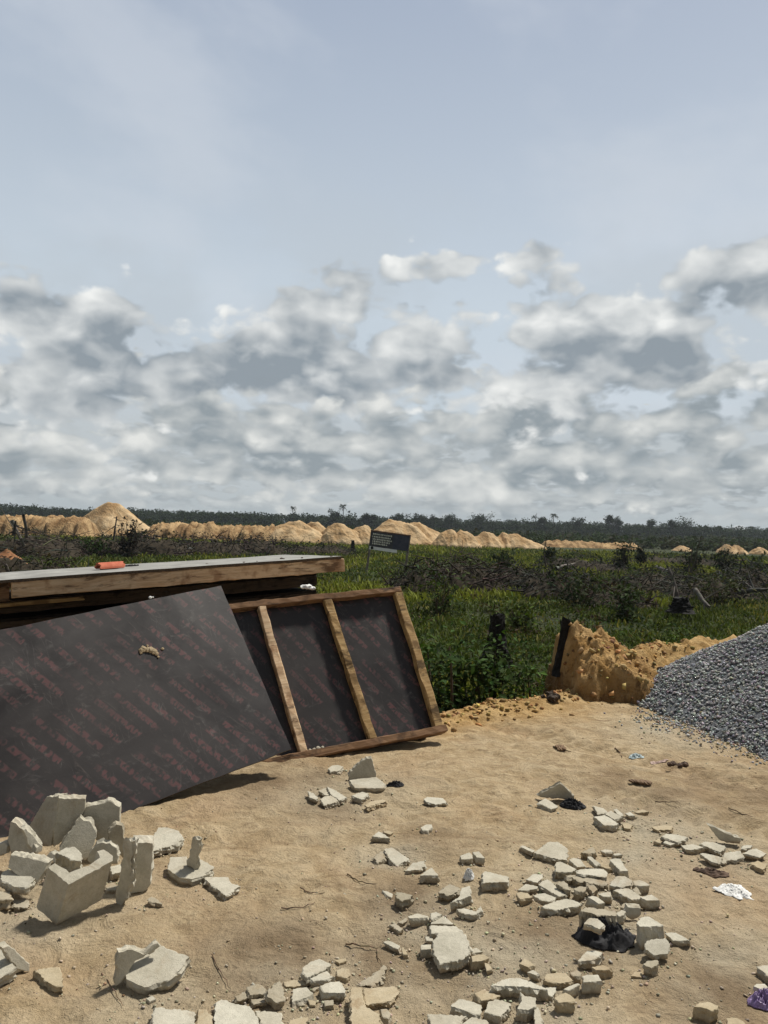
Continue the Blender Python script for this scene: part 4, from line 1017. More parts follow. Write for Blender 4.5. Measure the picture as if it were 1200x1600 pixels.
flat('peaked chunk with a dark front, above the round-backed shard', [(703, 1411), (716, 1402), (722, 1387), (733, 1384), (736, 1400), (722, 1405)], .05, (0, .15), .065, 'c', GM)
flat('round-backed shard with a dark rough front', [(713, 1420.5), (725, 1419), (744, 1424), (751, 1415), (753, 1422), (745, 1429), (726, 1428)], .04, (0, .05), .05, 'c', GM)
flat('thin pale chip at the left of the middle cluster', [(597.5, 1391), (607, 1393), (614, 1397), (612, 1402), (604, 1398)], .02, (0, .1), None, 'c', GM)
flat('rough dark lump at the left of the middle cluster', [(618.5, 1393), (632, 1395), (645.5, 1399), (641, 1404), (628, 1408), (619, 1402)], .06, (0, .1), .07, 'r', GM)
flat('sloping chip below the rough dark lump', [(609.5, 1445), (617, 1442), (630.5, 1452), (623, 1455)], .03, (0, .1), .04, 'r', GM)
flat('narrow chip bridging to the long pale strip', [(622, 1441), (634, 1434), (637, 1437), (629, 1443)], .03, (0, .1), None, 'r', GM)
flat('long pale strip left of the big tilted grey slab', [(637, 1432), (651.5, 1427), (669.5, 1431.5), (668, 1434), (640, 1435)], .04, (0, .0), .05, 'c', GM)
flat('corner slab at the top of the cracked pale trio', [(672.5, 1427), (681.5, 1424.5), (691, 1429), (674, 1437)], .03, (0, .1), .045, 'c', GM)
flat('middle slab of the cracked pale trio', [(675, 1439), (693.5, 1430.5), (708, 1443.5), (673, 1443.5)], .03, (0, .1), .045, 'c', GM)
flat('lowest slab of the cracked pale trio, partly under the big grey slab', [(672.5, 1446), (692, 1446.5), (713, 1447), (722, 1455), (700, 1458), (674, 1458)], .03, (0, .1), .045, 'c', GM)
flat('big tilted grey slab, the largest of the middle cluster', [(675.5, 1471.5), (686, 1457), (704, 1455), (723.5, 1456.5), (731, 1468.5), (734, 1488), (722, 1497), (714.5, 1503), (704, 1501), (697, 1505), (687.5, 1506), (680, 1494)], .05, (.02, .22), .085, 'c', GM)
flat('upper one of two small blocks left of the big grey slab', [(664, 1463), (675, 1463), (676, 1470), (666, 1470)], .025, (0, .1), .035, 'c', GM)
flat('lower one of two small blocks left of the big grey slab', [(657.5, 1476), (674, 1475.5), (674, 1483), (658, 1484)], .04, (0, .1), .05, 'c', GM)
flat('flat pale chip lying alone left of the two small blocks', [(599, 1471.5), (606.5, 1469), (624, 1477), (622, 1483), (609, 1478)], .022, (0, .1), .03, 'c', GM)
flat('narrow chip standing on end below the flat pale chip', [(627, 1482), (631, 1480), (637, 1492), (630, 1491)], .02, (0, .1), .03, 's', GM)
flat('small pale wedge right of the big grey slab', [(736, 1483.5), (744, 1480.5), (754, 1487), (737, 1490)], .025, (0, .1), .035, 'c', GM)
flat('crumbling chunk with dark holes right of the big grey slab', [(736, 1494), (748, 1491), (757, 1491), (765, 1497), (752, 1502), (738, 1503)], .05, (0, .1), .055, 's', GM)
flat('sandy shard at the right of the crumbling chunk', [(757, 1504), (764, 1506), (769, 1515), (760, 1517)], .03, (0, .1), .03, 's', GM)
# ---- bottom right ----
flat('long slab with a round hollow and layered dark edge, near the bottom', [(767, 1540), (783, 1531), (798, 1528), (812, 1527.5), (832, 1535), (855, 1546), (838, 1545), (815, 1541.5), (798, 1541), (780, 1541)], .05, (0, .05), .06, 'c', GB)
flat('small curved chip behind the long hollowed slab', [(823, 1519), (833, 1515), (842, 1521), (838, 1524)], .03, (0, .1), .04, 'c', GB)
flat('sandy lump on the dirt above the long hollowed slab', [(812, 1506), (818, 1497), (827, 1501), (835, 1507), (826, 1512)], .04, (0, .1), .04, 's', GB)
flat('wedge slab below the left tip of the long hollowed slab', [(742, 1552), (755, 1546), (768, 1550), (783, 1556.5), (766, 1561), (752, 1564)], .035, (0, .1), .045, 's', GB)
flat('rounded slab at the left of the bottom right pavement of slabs', [(704, 1571.7), (717.5, 1560.5), (735, 1564), (752, 1570), (751, 1586), (728, 1580)], .035, (0, .08), .04, 'c', GB)
flat('broad slab in the centre of the bottom right pavement of slabs', [(757, 1581.7), (763, 1565.5), (775, 1561), (788, 1564), (799, 1569), (792, 1580), (783, 1589)], .04, (0, .08), .045, 'c', GB)
flat('pale slab at the bottom edge, left one below the bottom right pavement', [(668, 1584), (700, 1585.5), (730, 1587.5), (722, 1594), (712, 1612), (677, 1612)], .035, (0, .08), .04, 'c', GB)
flat('pale slab at the bottom edge, right one below the bottom right pavement', [(716, 1603), (737, 1589), (760, 1593.5), (768, 1612), (716, 1612)], .035, (0, .08), .04, 'c', GB)
flat('star-shaped chunk with a raised spike, near the bottom', [(813, 1549), (820, 1556), (837, 1558.5), (838, 1572), (825, 1579), (808, 1576), (815, 1563)], .05, (0, .1), .065, 'c', GB)
flat('narrow upright strip below the star-shaped chunk', [(834, 1576), (841, 1573), (846, 1590), (849, 1612), (836, 1612)], .05, (0, .05), .06, 'c', GB)
flat('pale slab above the rounded sandy chunk, bottom right', [(849, 1532), (853.5, 1521.5), (868, 1520), (883.5, 1520), (897, 1533), (876, 1537), (862, 1535)], .03, (0, .08), .04, 's', GB)
flat('small slab between the hollowed slab and the rounded sandy chunk', [(845, 1551), (850.5, 1544), (860, 1542), (869, 1543), (868, 1549), (863, 1557)], .03, (0, .08), .04, 'c', GB)
flat('rounded sandy chunk with a ribbed front, bottom right', [(866, 1560), (874, 1554), (883.5, 1550.5), (892, 1555), (898.5, 1561), (898, 1565), (873, 1567)], .055, (0, .05), .065, 's', GB)
flat('smooth-sided wedge between the rounded sandy chunk and the squared block', [(880, 1546), (890, 1540), (903, 1536), (907, 1538), (889, 1548)], .045, (0, .1), .055, 'c', GB)
flat('squared block with a smooth dark front, bottom right', [(910.5, 1525), (916, 1523), (934.5, 1522.7), (941, 1533), (912, 1535)], .06, (0, .0), .075, 'c', GB)
flat('rough brown lump behind the squared block', [(891, 1520), (901.5, 1514.5), (909, 1521), (905, 1526), (895.5, 1525)], .04, (0, .1), .045, 'r', GB)
flat('pale flat-topped chunk below the black cloth', [(903, 1502), (910, 1492), (918, 1485), (930, 1485), (942, 1488), (936, 1495), (924, 1501)], .05, (0, .05), .06, 'c', GR)
flat('lower chunk tucked under the pale flat-topped one', [(924, 1511), (942, 1507.5), (955.5, 1513), (945, 1516), (931, 1516)], .05, (0, .05), .05, 's', GR)
flat('square tan stone near the bottom right corner', [(1084, 1573), (1093, 1566), (1107, 1565), (1124, 1572), (1119, 1577), (1112, 1580), (1104, 1576)], .06, (0, .05), .07, 's', GB)
flat('rounded pale stone at the lower right edge, above the purple bag', [(1177, 1541), (1182, 1537), (1195, 1537), (1201, 1543), (1192, 1547)], .04, (0, .05), .05, 'c', GB)
flat('grey slab at the right edge above the rounded pale stone', [(1182, 1510), (1192, 1508), (1215, 1508), (1218, 1528), (1203, 1527), (1189, 1516)], .035, (0, .05), .045, 'c', GB)
flat('long tan stone at the bottom edge, right of the square tan stone', [(1134, 1591), (1150, 1590), (1162, 1596), (1178, 1612), (1142, 1612)], .035, (0, .05), .03, 's', GB)
# ---- right cluster ----
flat('block standing tall with a smooth face, right of the black cloth', [(994, 1443), (1000, 1435), (1006, 1432), (1014, 1432), (1036, 1446), (1018, 1447.5), (1000, 1448)], .09, (0, .0), .10, 'c', GR)
flat('tilted smooth slab just below the tall smooth-faced block', [(1008, 1475), (1012, 1469), (1041, 1466.5), (1047, 1477), (1044.5, 1490), (1022, 1493), (1009, 1484)], .03, (0, .45), .06, 'c', GR)
flat('flat wedge lying right of the tall smooth-faced block', [(1039, 1458), (1048, 1456.5), (1056, 1457), (1067, 1463), (1078, 1469), (1064, 1470), (1051.5, 1470)], .03, (0, .08), .04, 'c', GR)
flat('small faceted stone alone below the tilted smooth slab', [(1005, 1507), (1011, 1501), (1027, 1500), (1030, 1506), (1018, 1513)], .055, (0, .1), .06, 'r', GR)
flat('thin sandy chip left of the small faceted stone', [(985, 1525), (992, 1518), (1002.5, 1519), (1002, 1527)], .015, (0, .1), None, 's', GR)
flat('pale shard resting on the left end of the black cloth', [(912, 1444), (917, 1438), (922, 1434.5), (934, 1435), (945, 1445), (936, 1452), (924, 1445.5)], .03, (-.1, .25), .19, 'c', GR)
flat('long slab with a dark overhanging front above the black cloth', [(907, 1423), (915, 1417), (938, 1420), (962, 1424.5), (963, 1431), (935, 1430)], .075, (0, .1), .10, 'r', GR)
stand('smooth grey slab standing upright among the right cluster', [dict(poly=[(978, 1429), (981, 1417), (1001, 1419), (1002.5, 1428), (995.5, 1435), (986, 1437)], foot=(990, 1440), az=5, lean=22, t=.03)], group=GR)
flat('chunk left of the upright smooth slab', [(962, 1427), (971, 1421.5), (978, 1424), (974, 1430), (967, 1432)], .045, (0, .1), .055, 'c', GR)
flat('pebble-like lump above the upright smooth slab', [(969, 1417), (974.5, 1411), (981.5, 1412), (977, 1419)], .035, (0, .1), .045, 'r', GR)
flat('thick pale slab with a peaked top at the right of the right cluster', [(952, 1383), (957, 1376), (963, 1370), (975, 1368.5), (988, 1376), (986, 1384), (968, 1386)], .03, (0, .2), .075, 'c', GR)
flat('pale slab running on to the right from the peaked one', [(989, 1376), (1000, 1375), (1008, 1378), (1015, 1382.5), (1001, 1385), (991, 1382)], .05, (0, .1), .065, 'c', GR)
flat('long thick slab lying below the peaked slab', [(958, 1391), (970, 1388), (983, 1388), (997, 1397), (1008, 1404), (987, 1406)], .05, (0, .1), .06, 'c', GR)
flat('block with a dark front at the right end of the right cluster', [(1000, 1402), (1010, 1399), (1018, 1397.5), (1025, 1402), (1031, 1407), (1010, 1407)], .06, (0, .05), .075, 'c', GR)
flat('small upright chip between the pale slabs of the right cluster', [(988, 1389), (995, 1385), (1002, 1397), (995, 1397)], .04, (0, .2), .07, 'r', GR)
flat('thick slab with a dark left side next to the crushed pale patch', [(952, 1343), (960, 1341), (970, 1342), (976, 1354), (982, 1361), (969, 1361)], .055, (0, .05), .065, 'c', GR)
flat('brown pyramid-shaped lump at the back of the right cluster', [(908, 1332), (918, 1327), (927, 1323), (932, 1332), (922, 1334)], .045, (0, .1), .055, 'r', GR)
flat('flat pale chip behind the right cluster, left one of two', [(938, 1329), (946, 1327), (954, 1328), (958, 1331), (945, 1332)], .025, (0, .1), .035, 'c', GR)
flat('flat pale chip behind the right cluster, right one of two', [(957, 1335), (966, 1332.5), (973, 1335), (961, 1337)], .025, (0, .1), .03, 'c', GR)
flat('narrow pale strip leaning in the back of the right cluster', [(917.5, 1338.5), (923, 1338), (931, 1344), (938, 1349), (932, 1353), (924, 1346)], .03, (0, .2), .06, 'c', GR)
flat('pale shard right of the fan-shaped slab', [(889, 1343), (896, 1340), (908, 1343), (914, 1353), (902, 1355)], .03, (0, .15), .045, 'c', GR)
flat('small dull chunk left of the dark-sided thick slab', [(937.5, 1353), (943, 1349), (955, 1356), (947, 1357)], .035, (0, .1), .045, 's', GR)
flat('long block, the uppermost of two lying across the right cluster', [(900, 1365), (907, 1358), (925, 1357), (943, 1357.5), (949, 1363), (948, 1370), (925, 1367.5)], .035, (0, .05), .085, 'c', GR)
flat('long block, the lower of two lying across the right cluster', [(883, 1368), (898, 1367), (922, 1370), (947, 1374), (949, 1383), (932, 1381), (905, 1377)], .045, (0, .15), .055, 'r', GR)
flat('fan-shaped smooth slab at the upper left of the right cluster', [(834.7, 1332.7), (844, 1324.7), (857, 1316), (870.7, 1314.5), (879, 1320), (886.7, 1326), (886, 1344.5), (864, 1341)], .04, (.02, .15), .06, 'c', GR)
flat('narrow dark-edged strip at the left tip of the fan-shaped slab', [(813, 1323), (817, 1320.7), (836, 1329), (832, 1332)], .025, (0, .05), .045, 'c', GR)
flat('thick pitted slab just below the fan-shaped slab', [(869, 1347), (875, 1346), (885, 1350), (901, 1358), (892, 1363), (868, 1362)], .05, (0, .05), .06, 'c', GR)
flat('thin slab, topmost of the pale ones at the left of the right cluster', [(822, 1374), (833, 1365.5), (848.7, 1366), (845, 1374), (840, 1379.5)], .025, (0, .1), .04, 'c', GR)
flat('thin leaf-shaped slab at the far left of the right cluster', [(809, 1391), (821, 1381), (840, 1384.7), (838.7, 1388.7), (822, 1391.5)], .025, (0, .1), .035, 'c', GR)
flat('long wedge-shaped slab running down the left of the right cluster', [(841, 1382), (847, 1377), (854, 1373.5), (859, 1376), (872, 1388), (885, 1398.5), (872, 1400)], .03, (0, .12), .045, 'c', GR)
flat('pitted pale chunk at the lower left of the right cluster', [(806, 1395), (814, 1393.5), (824, 1395), (832, 1402), (812, 1405)], .035, (0, .1), .045, 's', GR)
flat('flat rounded slab below the long wedge-shaped slab', [(833, 1399.5), (843, 1396), (852, 1395.5), (870, 1403), (859, 1409), (845, 1406)], .025, (0, .1), .035, 'c', GR)
flat('grey rough chunk in the centre of the right cluster', [(869, 1381), (880, 1376), (886, 1380), (892, 1391), (884, 1390)], .05, (0, .2), .06, 'r', GR)
flat('dark hollow-faced chunk in the centre of the right cluster', [(896, 1389), (905, 1384.5), (917, 1386), (915, 1393), (903, 1393)], .055, (0, .1), .065, 'r', GR)
flat('dull chunk between the hollow-faced chunk and the peaked slab', [(918, 1383.5), (928, 1382), (934, 1390), (926, 1396)], .045, (0, .15), .055, 'r', GR)
flat('thick pale slab at the front edge of the right cluster', [(845, 1417), (864, 1409), (885, 1404), (898, 1407), (909, 1412), (904, 1416), (868, 1422)], .05, (0, .1), .065, 'c', GR)
flat('narrow pale block above the long overhanging slab', [(918, 1401), (926, 1399.5), (933, 1401), (946, 1411), (935, 1412)], .05, (0, .1), .08, 'c', GR)
flat('pale shard left of the long thick slab', [(934, 1397), (944, 1394), (954, 1393), (955, 1401), (943, 1401)], .04, (0, .15), .06, 'c', GR)
# ---- upper right ----
stand('dark triangular slab standing on its long edge at the upper right',
      [dict(poly=[(839, 1243), (857, 1234), (875, 1224), (886, 1233), (897, 1244), (896, 1252), (875, 1248), (852, 1246)], foot=(868, 1252), az=-6, lean=-14, t=.03)], group=GR)
flat('flat pale shard at the foot of the dark triangular slab', [(841, 1254), (852, 1247), (862, 1253), (872, 1260), (861, 1264.5)], .035, (0, .08), .05, 'c', GR)
flat('top slab at the left end of the upper right row', [(926, 1258.5), (943, 1263), (951, 1270), (934, 1272)], .035, (0, .1), .055, 'c', GR)
flat('square slab second along the upper right row', [(945, 1271.5), (955, 1266.5), (972, 1277), (960, 1281)], .03, (0, .1), .05, 'c', GR)
flat('narrow slab third along the upper right row', [(958, 1265), (963, 1263), (975, 1274), (969, 1276)], .03, (0, .1), .045, 'c', GR)
flat('big thick slab at the front left of the upper right row', [(928, 1276), (945, 1273.5), (956, 1280), (967, 1287), (960, 1290), (943, 1289)], .05, (0, .1), .06, 'c', GR)
flat('small pale chip fourth along the upper right row', [(977, 1271), (985, 1268.5), (992, 1274), (983, 1275)], .025, (0, .1), .035, 'c', GR)
flat('low sandy slab before the small pale chip of the row', [(972, 1287), (980, 1286), (988, 1289), (985, 1295), (975, 1294)], .025, (0, .1), .03, 's', GR)
flat('pale flat shard at the back middle of the upper right row', [(991, 1269), (1004, 1264.5), (1015, 1268), (999, 1270)], .02, (0, .1), .03, 's', GR)
flat('dusty low slab in the middle of the upper right row', [(1018, 1292), (1035, 1289.5), (1051, 1290), (1049, 1296), (1027, 1297)], .02, (0, .05), .025, 's', GR)
flat('broad slab overhanging a smaller one, right half of the upper right row', [(1033, 1307), (1040.5, 1303), (1058, 1304), (1075, 1308), (1068, 1313), (1060, 1316.5)], .025, (0, .08), .045, 'c', GR)
flat('small slab tucked under the broad overhanging one', [(1036, 1317), (1040, 1312), (1056, 1318), (1047, 1320.5)], .02, (0, .05), .025, 'c', GR)
flat('pale nub left of the broad overhanging slab', [(1022, 1314), (1031, 1309.5), (1033, 1318)], .03, (0, .1), .035, 's', GR)
flat('low slab with a dark broken left end, upper right row', [(1064, 1321), (1083, 1319), (1100, 1324), (1083, 1328), (1071, 1327.5)], .03, (0, .1), .045, 'c', GR)
flat('smooth slab at the back of the far right group', [(1094, 1318.5), (1102, 1314.5), (1118, 1317), (1133, 1321.5), (1132, 1327), (1125, 1332)], .03, (0, .15), .055, 'c', GR)
flat('tilted slab at the front of the far right group', [(1093, 1334), (1098, 1332.5), (1114, 1335.5), (1129, 1340), (1125, 1350), (1112, 1347)], .025, (0, .25), .05, 'c', GR)
flat('slab with a notched bottom right of the tilted far right slab', [(1132, 1332), (1156, 1329.5), (1162, 1339), (1150.5, 1344), (1142, 1343), (1131, 1349), (1127, 1348)], .025, (0, .25), .045, 'c', GR)
stand('thin slab on edge with a white rim, behind the far right group',
      [dict(poly=[(1105.6, 1289), (1115.6, 1293), (1135, 1302), (1156, 1309.6), (1155, 1318), (1140, 1317), (1123, 1312)], foot=(1138, 1320), az=-8, lean=-8, t=.03)], group=GR)
flat('brownish slab at the right end of the far right group', [(1161, 1333.5), (1171, 1328), (1182, 1325.5), (1198, 1334), (1187, 1339.5)], .03, (0, .1), .05, 'c', GR)
flat('bright white chip on the far right group', [(1160, 1321.5), (1168, 1320), (1176, 1320.6), (1173, 1325), (1158, 1327)], .02, (0, .1), .06, 'c', GR)
flat('rounded low shard at the right edge below the far right group', [(1174, 1349), (1184, 1344.5), (1198, 1351), (1193, 1359), (1183, 1355)], .022, (0, .05), .03, 's', GR)

# ------------------------------------------------------------------ rags, paper and other litter
def crumple(name, px, py, w, label, cat, mt, n=9, flat_=.55, z=.01, asp=2.0, seed=0, ang=0.0, rough=.7):
    r = np.random.default_rng(seed); p = G(px, py, 0)
    pts = [((r.random() - .5) * w, (r.random() - .5) * w / asp, z + r.random() * w * .10, w * r.uniform(.10, .22)) for _ in range(n)]
    o = lumps(name, pts, mt, None, 3, seed + 5, rough, flat_); o.location = p; o.rotation_euler = (0, 0, ang)
    return tag(o, label, cat)
def sheet_rag(name, px, py, w, label, cat, mt, hgt=.25, asp=1.8, seed=0, ang=0.0, ragged=.35, folds=3.0, n=64):
    """a crumpled rag or bag: one skin with folds, ragged outline, a second skin just under it"""
    p = G(px, py, 0); o1 = seed * 7.3
    th = np.linspace(0, 2 * np.pi, n, endpoint=False); m_ = 26; V = []; F = []
    rad = 1 + ragged * fbm(np.cos(th) * 1.7 + o1, np.sin(th) * 1.7, 4, .65)
    f = np.linspace(0, 1, m_)
    X = np.outer(f, np.cos(th) * rad) * w / 2; Y = np.outer(f, np.sin(th) * rad) * w / 2 / asp
    k = folds / w
    rid = 1 - np.abs(fbm(X * k * 1.3 + o1 + 1.5 * fbm(X * k * .6, Y * k * .6 + o1, 2), Y * k * 2.0, 3, .5)) * 1.7
    rid2 = 1 - np.abs(fbm(X * k * 3 + o1, Y * k * 3 + 5, 3, .55)) * 1.6
    Z = w * hgt * np.clip(1 - f[:, None]**2.2, 0, 1) * (.15 + .75 * np.clip(rid, 0, 1)**2 + .28 * np.clip(rid2, 0, 1)**2) + .004
    X = X + w * .05 * fbm(X * k + 3, Y * k, 3); Y = Y + w * .05 * fbm(X * k, Y * k + 7, 3)
    gzv = gz(X + p[0], Y + p[1]) - p[2]
    V = np.stack([X, Y, Z + gzv], -1).reshape(-1, 3); i = np.arange(m_ * n).reshape(m_, n); j = np.roll(i, -1, 1)
    Fq = np.stack([i[:-1], i[1:], j[1:], j[:-1]], -1).reshape(-1, 4)
    o = link(name, V, Fq, mt, smooth=True); o.location = p; o.rotation_euler = (0, 0, ang)
    sm = o.modifiers.new('thick', 'SOLIDIFY'); sm.thickness = .003; sm.offset = -1
    return tag(o, label, cat)
sheet_rag('black_cloth', 946, 1466, .25, 'large crumpled black cloth trapped under the right cluster of shards', 'cloth', BLACK_CLOTH, .30, 1.7, 3, 0.0, .3, 2.2)
sheet_rag('black_cloth', 617, 1229, .11, 'small black rag at the right foot of the upright L-shaped piece', 'cloth', BLACK_CLOTH, .3, 2.0, 4)
sheet_rag('black_cloth', 895, 1262, .15, 'black rag under the dark triangular slab', 'cloth', BLACK_CLOTH, .3, 1.8, 6)
sheet_rag('cloth_scrap', 1110, 1365, .17, 'flat dark brown scrap below the far right group of shards', 'scrap', BROWN_SCRAP, .12, 2.6, 7, -.2)
sheet_rag('paper_scrap', 733, 1371, .05, 'small bright white paper ball beside the thick pale-topped block', 'paper', WHITE_PAPER, .7, 1.1, 8)
sheet_rag('plastic_bag', 1146, 1394, .15, 'torn white plastic spread on the dirt at the right', 'plastic bag', WHITE_PAPER, .16, 1.1, 9, -.5, .8, 4.0)
sheet_rag('plastic_bag', 1194, 1568, .11, 'crumpled purple plastic bag at the lower right edge', 'plastic bag', PURPLE, .4, 1.4, 10)
sheet_rag('plastic_scrap', 995, 1184, .11, 'blue-grey plastic scrap lying before the gravel heap', 'plastic scrap', BLUE_PLASTIC, .3, 1.2, 11)
sheet_rag('plastic_scrap', 1030, 1193, .12, 'pale pink scrap between the blue-grey plastic and the dark clods', 'plastic scrap', mat_plain('pink_plastic', (.42, .30, .26), (.55, .42, .36)), .15, 2.2, 12)
crumple('earth_clod', 1060, 1199, .13, 'dark brown clods in a row before the gravel heap', 'clod', BROWN_SCRAP, 6, .7, .01, 2.6, 13)
crumple('earth_clod', 998, 1226, .15, 'flat dark clod above the upper right row of shards', 'clod', mat_plain('clod', (.13, .08, .045), (.20, .13, .075)), 6, .4, .006, 2.4, 14)
crumple('earth_clod', 878, 1172, .12, 'brown clod on the open dirt below the sand heap', 'clod', mat_plain('clod_b', (.16, .10, .055), (.24, .155, .085)), 6, .5, .008, 1.8, 15)
def twig(pts, rad, label, mt=TWIG):
    P = [G(x, y, .006) for x, y in pts]; Q = Mass(); r = np.random.default_rng(int(pts[0][0]))
    fine = []
    for a, b in zip(P[:-1], P[1:]):
        for i in range(4): fine.append(a + (b - a) * i / 4 + r.normal(0, .002, 3))
    rad *= .6; fine = np.array(fine + [P[-1]]); n = len(fine) - 1; rr = np.linspace(rad, rad * .35, n + 1)
    c = fine[0].copy()
    V, F, C_ = stick_mass(fine[:-1] - c, fine[1:] - c, rr[:-1], rr[1:], jit((.12, .08, .05), n, r), 5); Q.add(V, F, C_)
    o = Q.build('twig', STONE); o.location = c
    return tag(o, label, 'twig', 'twigs lying on the dirt')
twig([(543, 1365), (560, 1377), (588, 1381)], .006, 'curved twig on the dirt left of the pitted shard')
twig([(469, 1388), (486, 1395), (508, 1394)], .005, 'bent twig right of the H-shaped piece')
twig([(440, 1419), (474, 1417), (492, 1410)], .005, 'faint thin twig below the bent twig')
twig([(540, 1474), (562, 1478), (590, 1482)], .006, 'straight dark twig above the bottom cluster')
twig([(589, 1484), (590, 1496), (597, 1508)], .004, 'short upright twig beside the half-sunk slab')
twig([(1023, 1252), (1040, 1253), (1060, 1253)], .006, 'dark straight twig above the upper right row')
twig([(1138, 1262), (1155, 1270), (1176, 1276)], .006, 'branching dark twig at the right above the white-rimmed slab')
twig([(961, 1168), (968, 1175), (972, 1183)], .010, 'pale curved stick left of the blue-grey plastic')
twig([(160, 1520), (175, 1545), (192, 1572)], .004, 'long thin root curving below the basin-shaped piece')
twig([(865, 1167), (880, 1173), (892, 1174)], .012, 'stout dark stick lying on the clod below the sand heap')
twig([(330, 1492), (345, 1520), (361, 1546)], .004, 'thin root running down past the basin-shaped piece\'s right')

# ------------------------------------------------------------------ crumbs and grit on the dirt
def stones(P, size, cols, r, sq=.75):
    n = len(P); base = np.array([[-1, -1, -1], [1, -1, -1], [1, 1, -1], [-1, 1, -1], [-1, -1, 1], [1, -1, 1], [1, 1, 1], [-1, 1, 1]], float) * .58
    V = base[None] * (1 + r.normal(0, .22, (n, 8, 3))); V[:, 4:, :2] *= r.uniform(.45, .95, (n, 1, 1))
    V = V * np.stack([r.uniform(.75, 1.35, n), r.uniform(.6, 1.0, n), r.uniform(.45, .9, n)], -1)[:, None]
    R = rand_rot(n, r); V = np.einsum('nij,nkj->nki', R, V) * np.broadcast_to(np.asarray(size), (n,))[:, None, None]
    V[:, :, 2] *= sq; V = V + P[:, None]
    q = np.array([[0, 3, 2, 1], [4, 5, 6, 7], [0, 1, 5, 4], [1, 2, 6, 5], [2, 3, 7, 6], [3, 0, 4, 7]])
    F = (np.arange(n)[:, None, None] * 8 + q[None]).reshape(-1, 4)
    return V.reshape(-1, 3), F, np.repeat(cols, 8, 0)
def build_crumbs():
    r = np.random.default_rng(41); M_ = Mass()
    P = []; S = []; C_ = []
    for (px, py, rad) in DUST:
        c = G(px, py); n = int(300 * rad)
        q = c[:2] + r.normal(0, rad * .62, (n, 2)); P.append(q); S.append(.0022 + .0105 * r.random(n)**3.2); C_.append(jit((.37, .32, .23), n, r, .2))
    n = 5200; q = np.stack([r.uniform(-2.4, 3.8, n), r.uniform(2.3, 7.2, n)], -1); cl = fbm(q[:, 0] * 1.4 + 3, q[:, 1] * 1.4, 3)
    q = q[(cl > .05) | (r.random(n) < .25)]; n = len(q); P.append(q); S.append((.0012 + .0062 * r.random(n)**4)); k = r.random((n, 1))
    C_.append(np.where(k < .30, jit((.19, .125, .07), n, r), np.where(k < .75, jit((.32, .22, .125), n, r), jit((.40, .36, .28), n, r))))
    for o in list(col.objects):
        if o.name.startswith(('concrete_shard', 'block_')):
            c = np.array(o.location[:2]); d = max(o.dimensions[:2]) * .5 + .01; n = int(16 + 150 * d)
            a = r.uniform(0, 6.28, n); q = c + np.stack([np.cos(a), np.sin(a)], -1) * (d * (.75 + np.abs(r.normal(0, .45, (n, 1)))))
            P.append(q); S.append(.0016 + .0085 * r.random(n)**3.4); C_.append(jit((.40, .355, .265), n, r, .18))
    P = np.concatenate(P); S = np.concatenate(S); C_ = np.concatenate(C_)
    keep = edge_s(P[:, 0], P[:, 1]) > -.1; P, S, C_ = P[keep], S[keep], C_[keep]
    Z = gz(P[:, 0], P[:, 1]) + S * .25
    M_.add(*stones(np.concatenate([P, Z[:, None]], 1), S, C_, r))
    tag(M_.build('grit', STONE), kind='stuff')
build_crumbs()
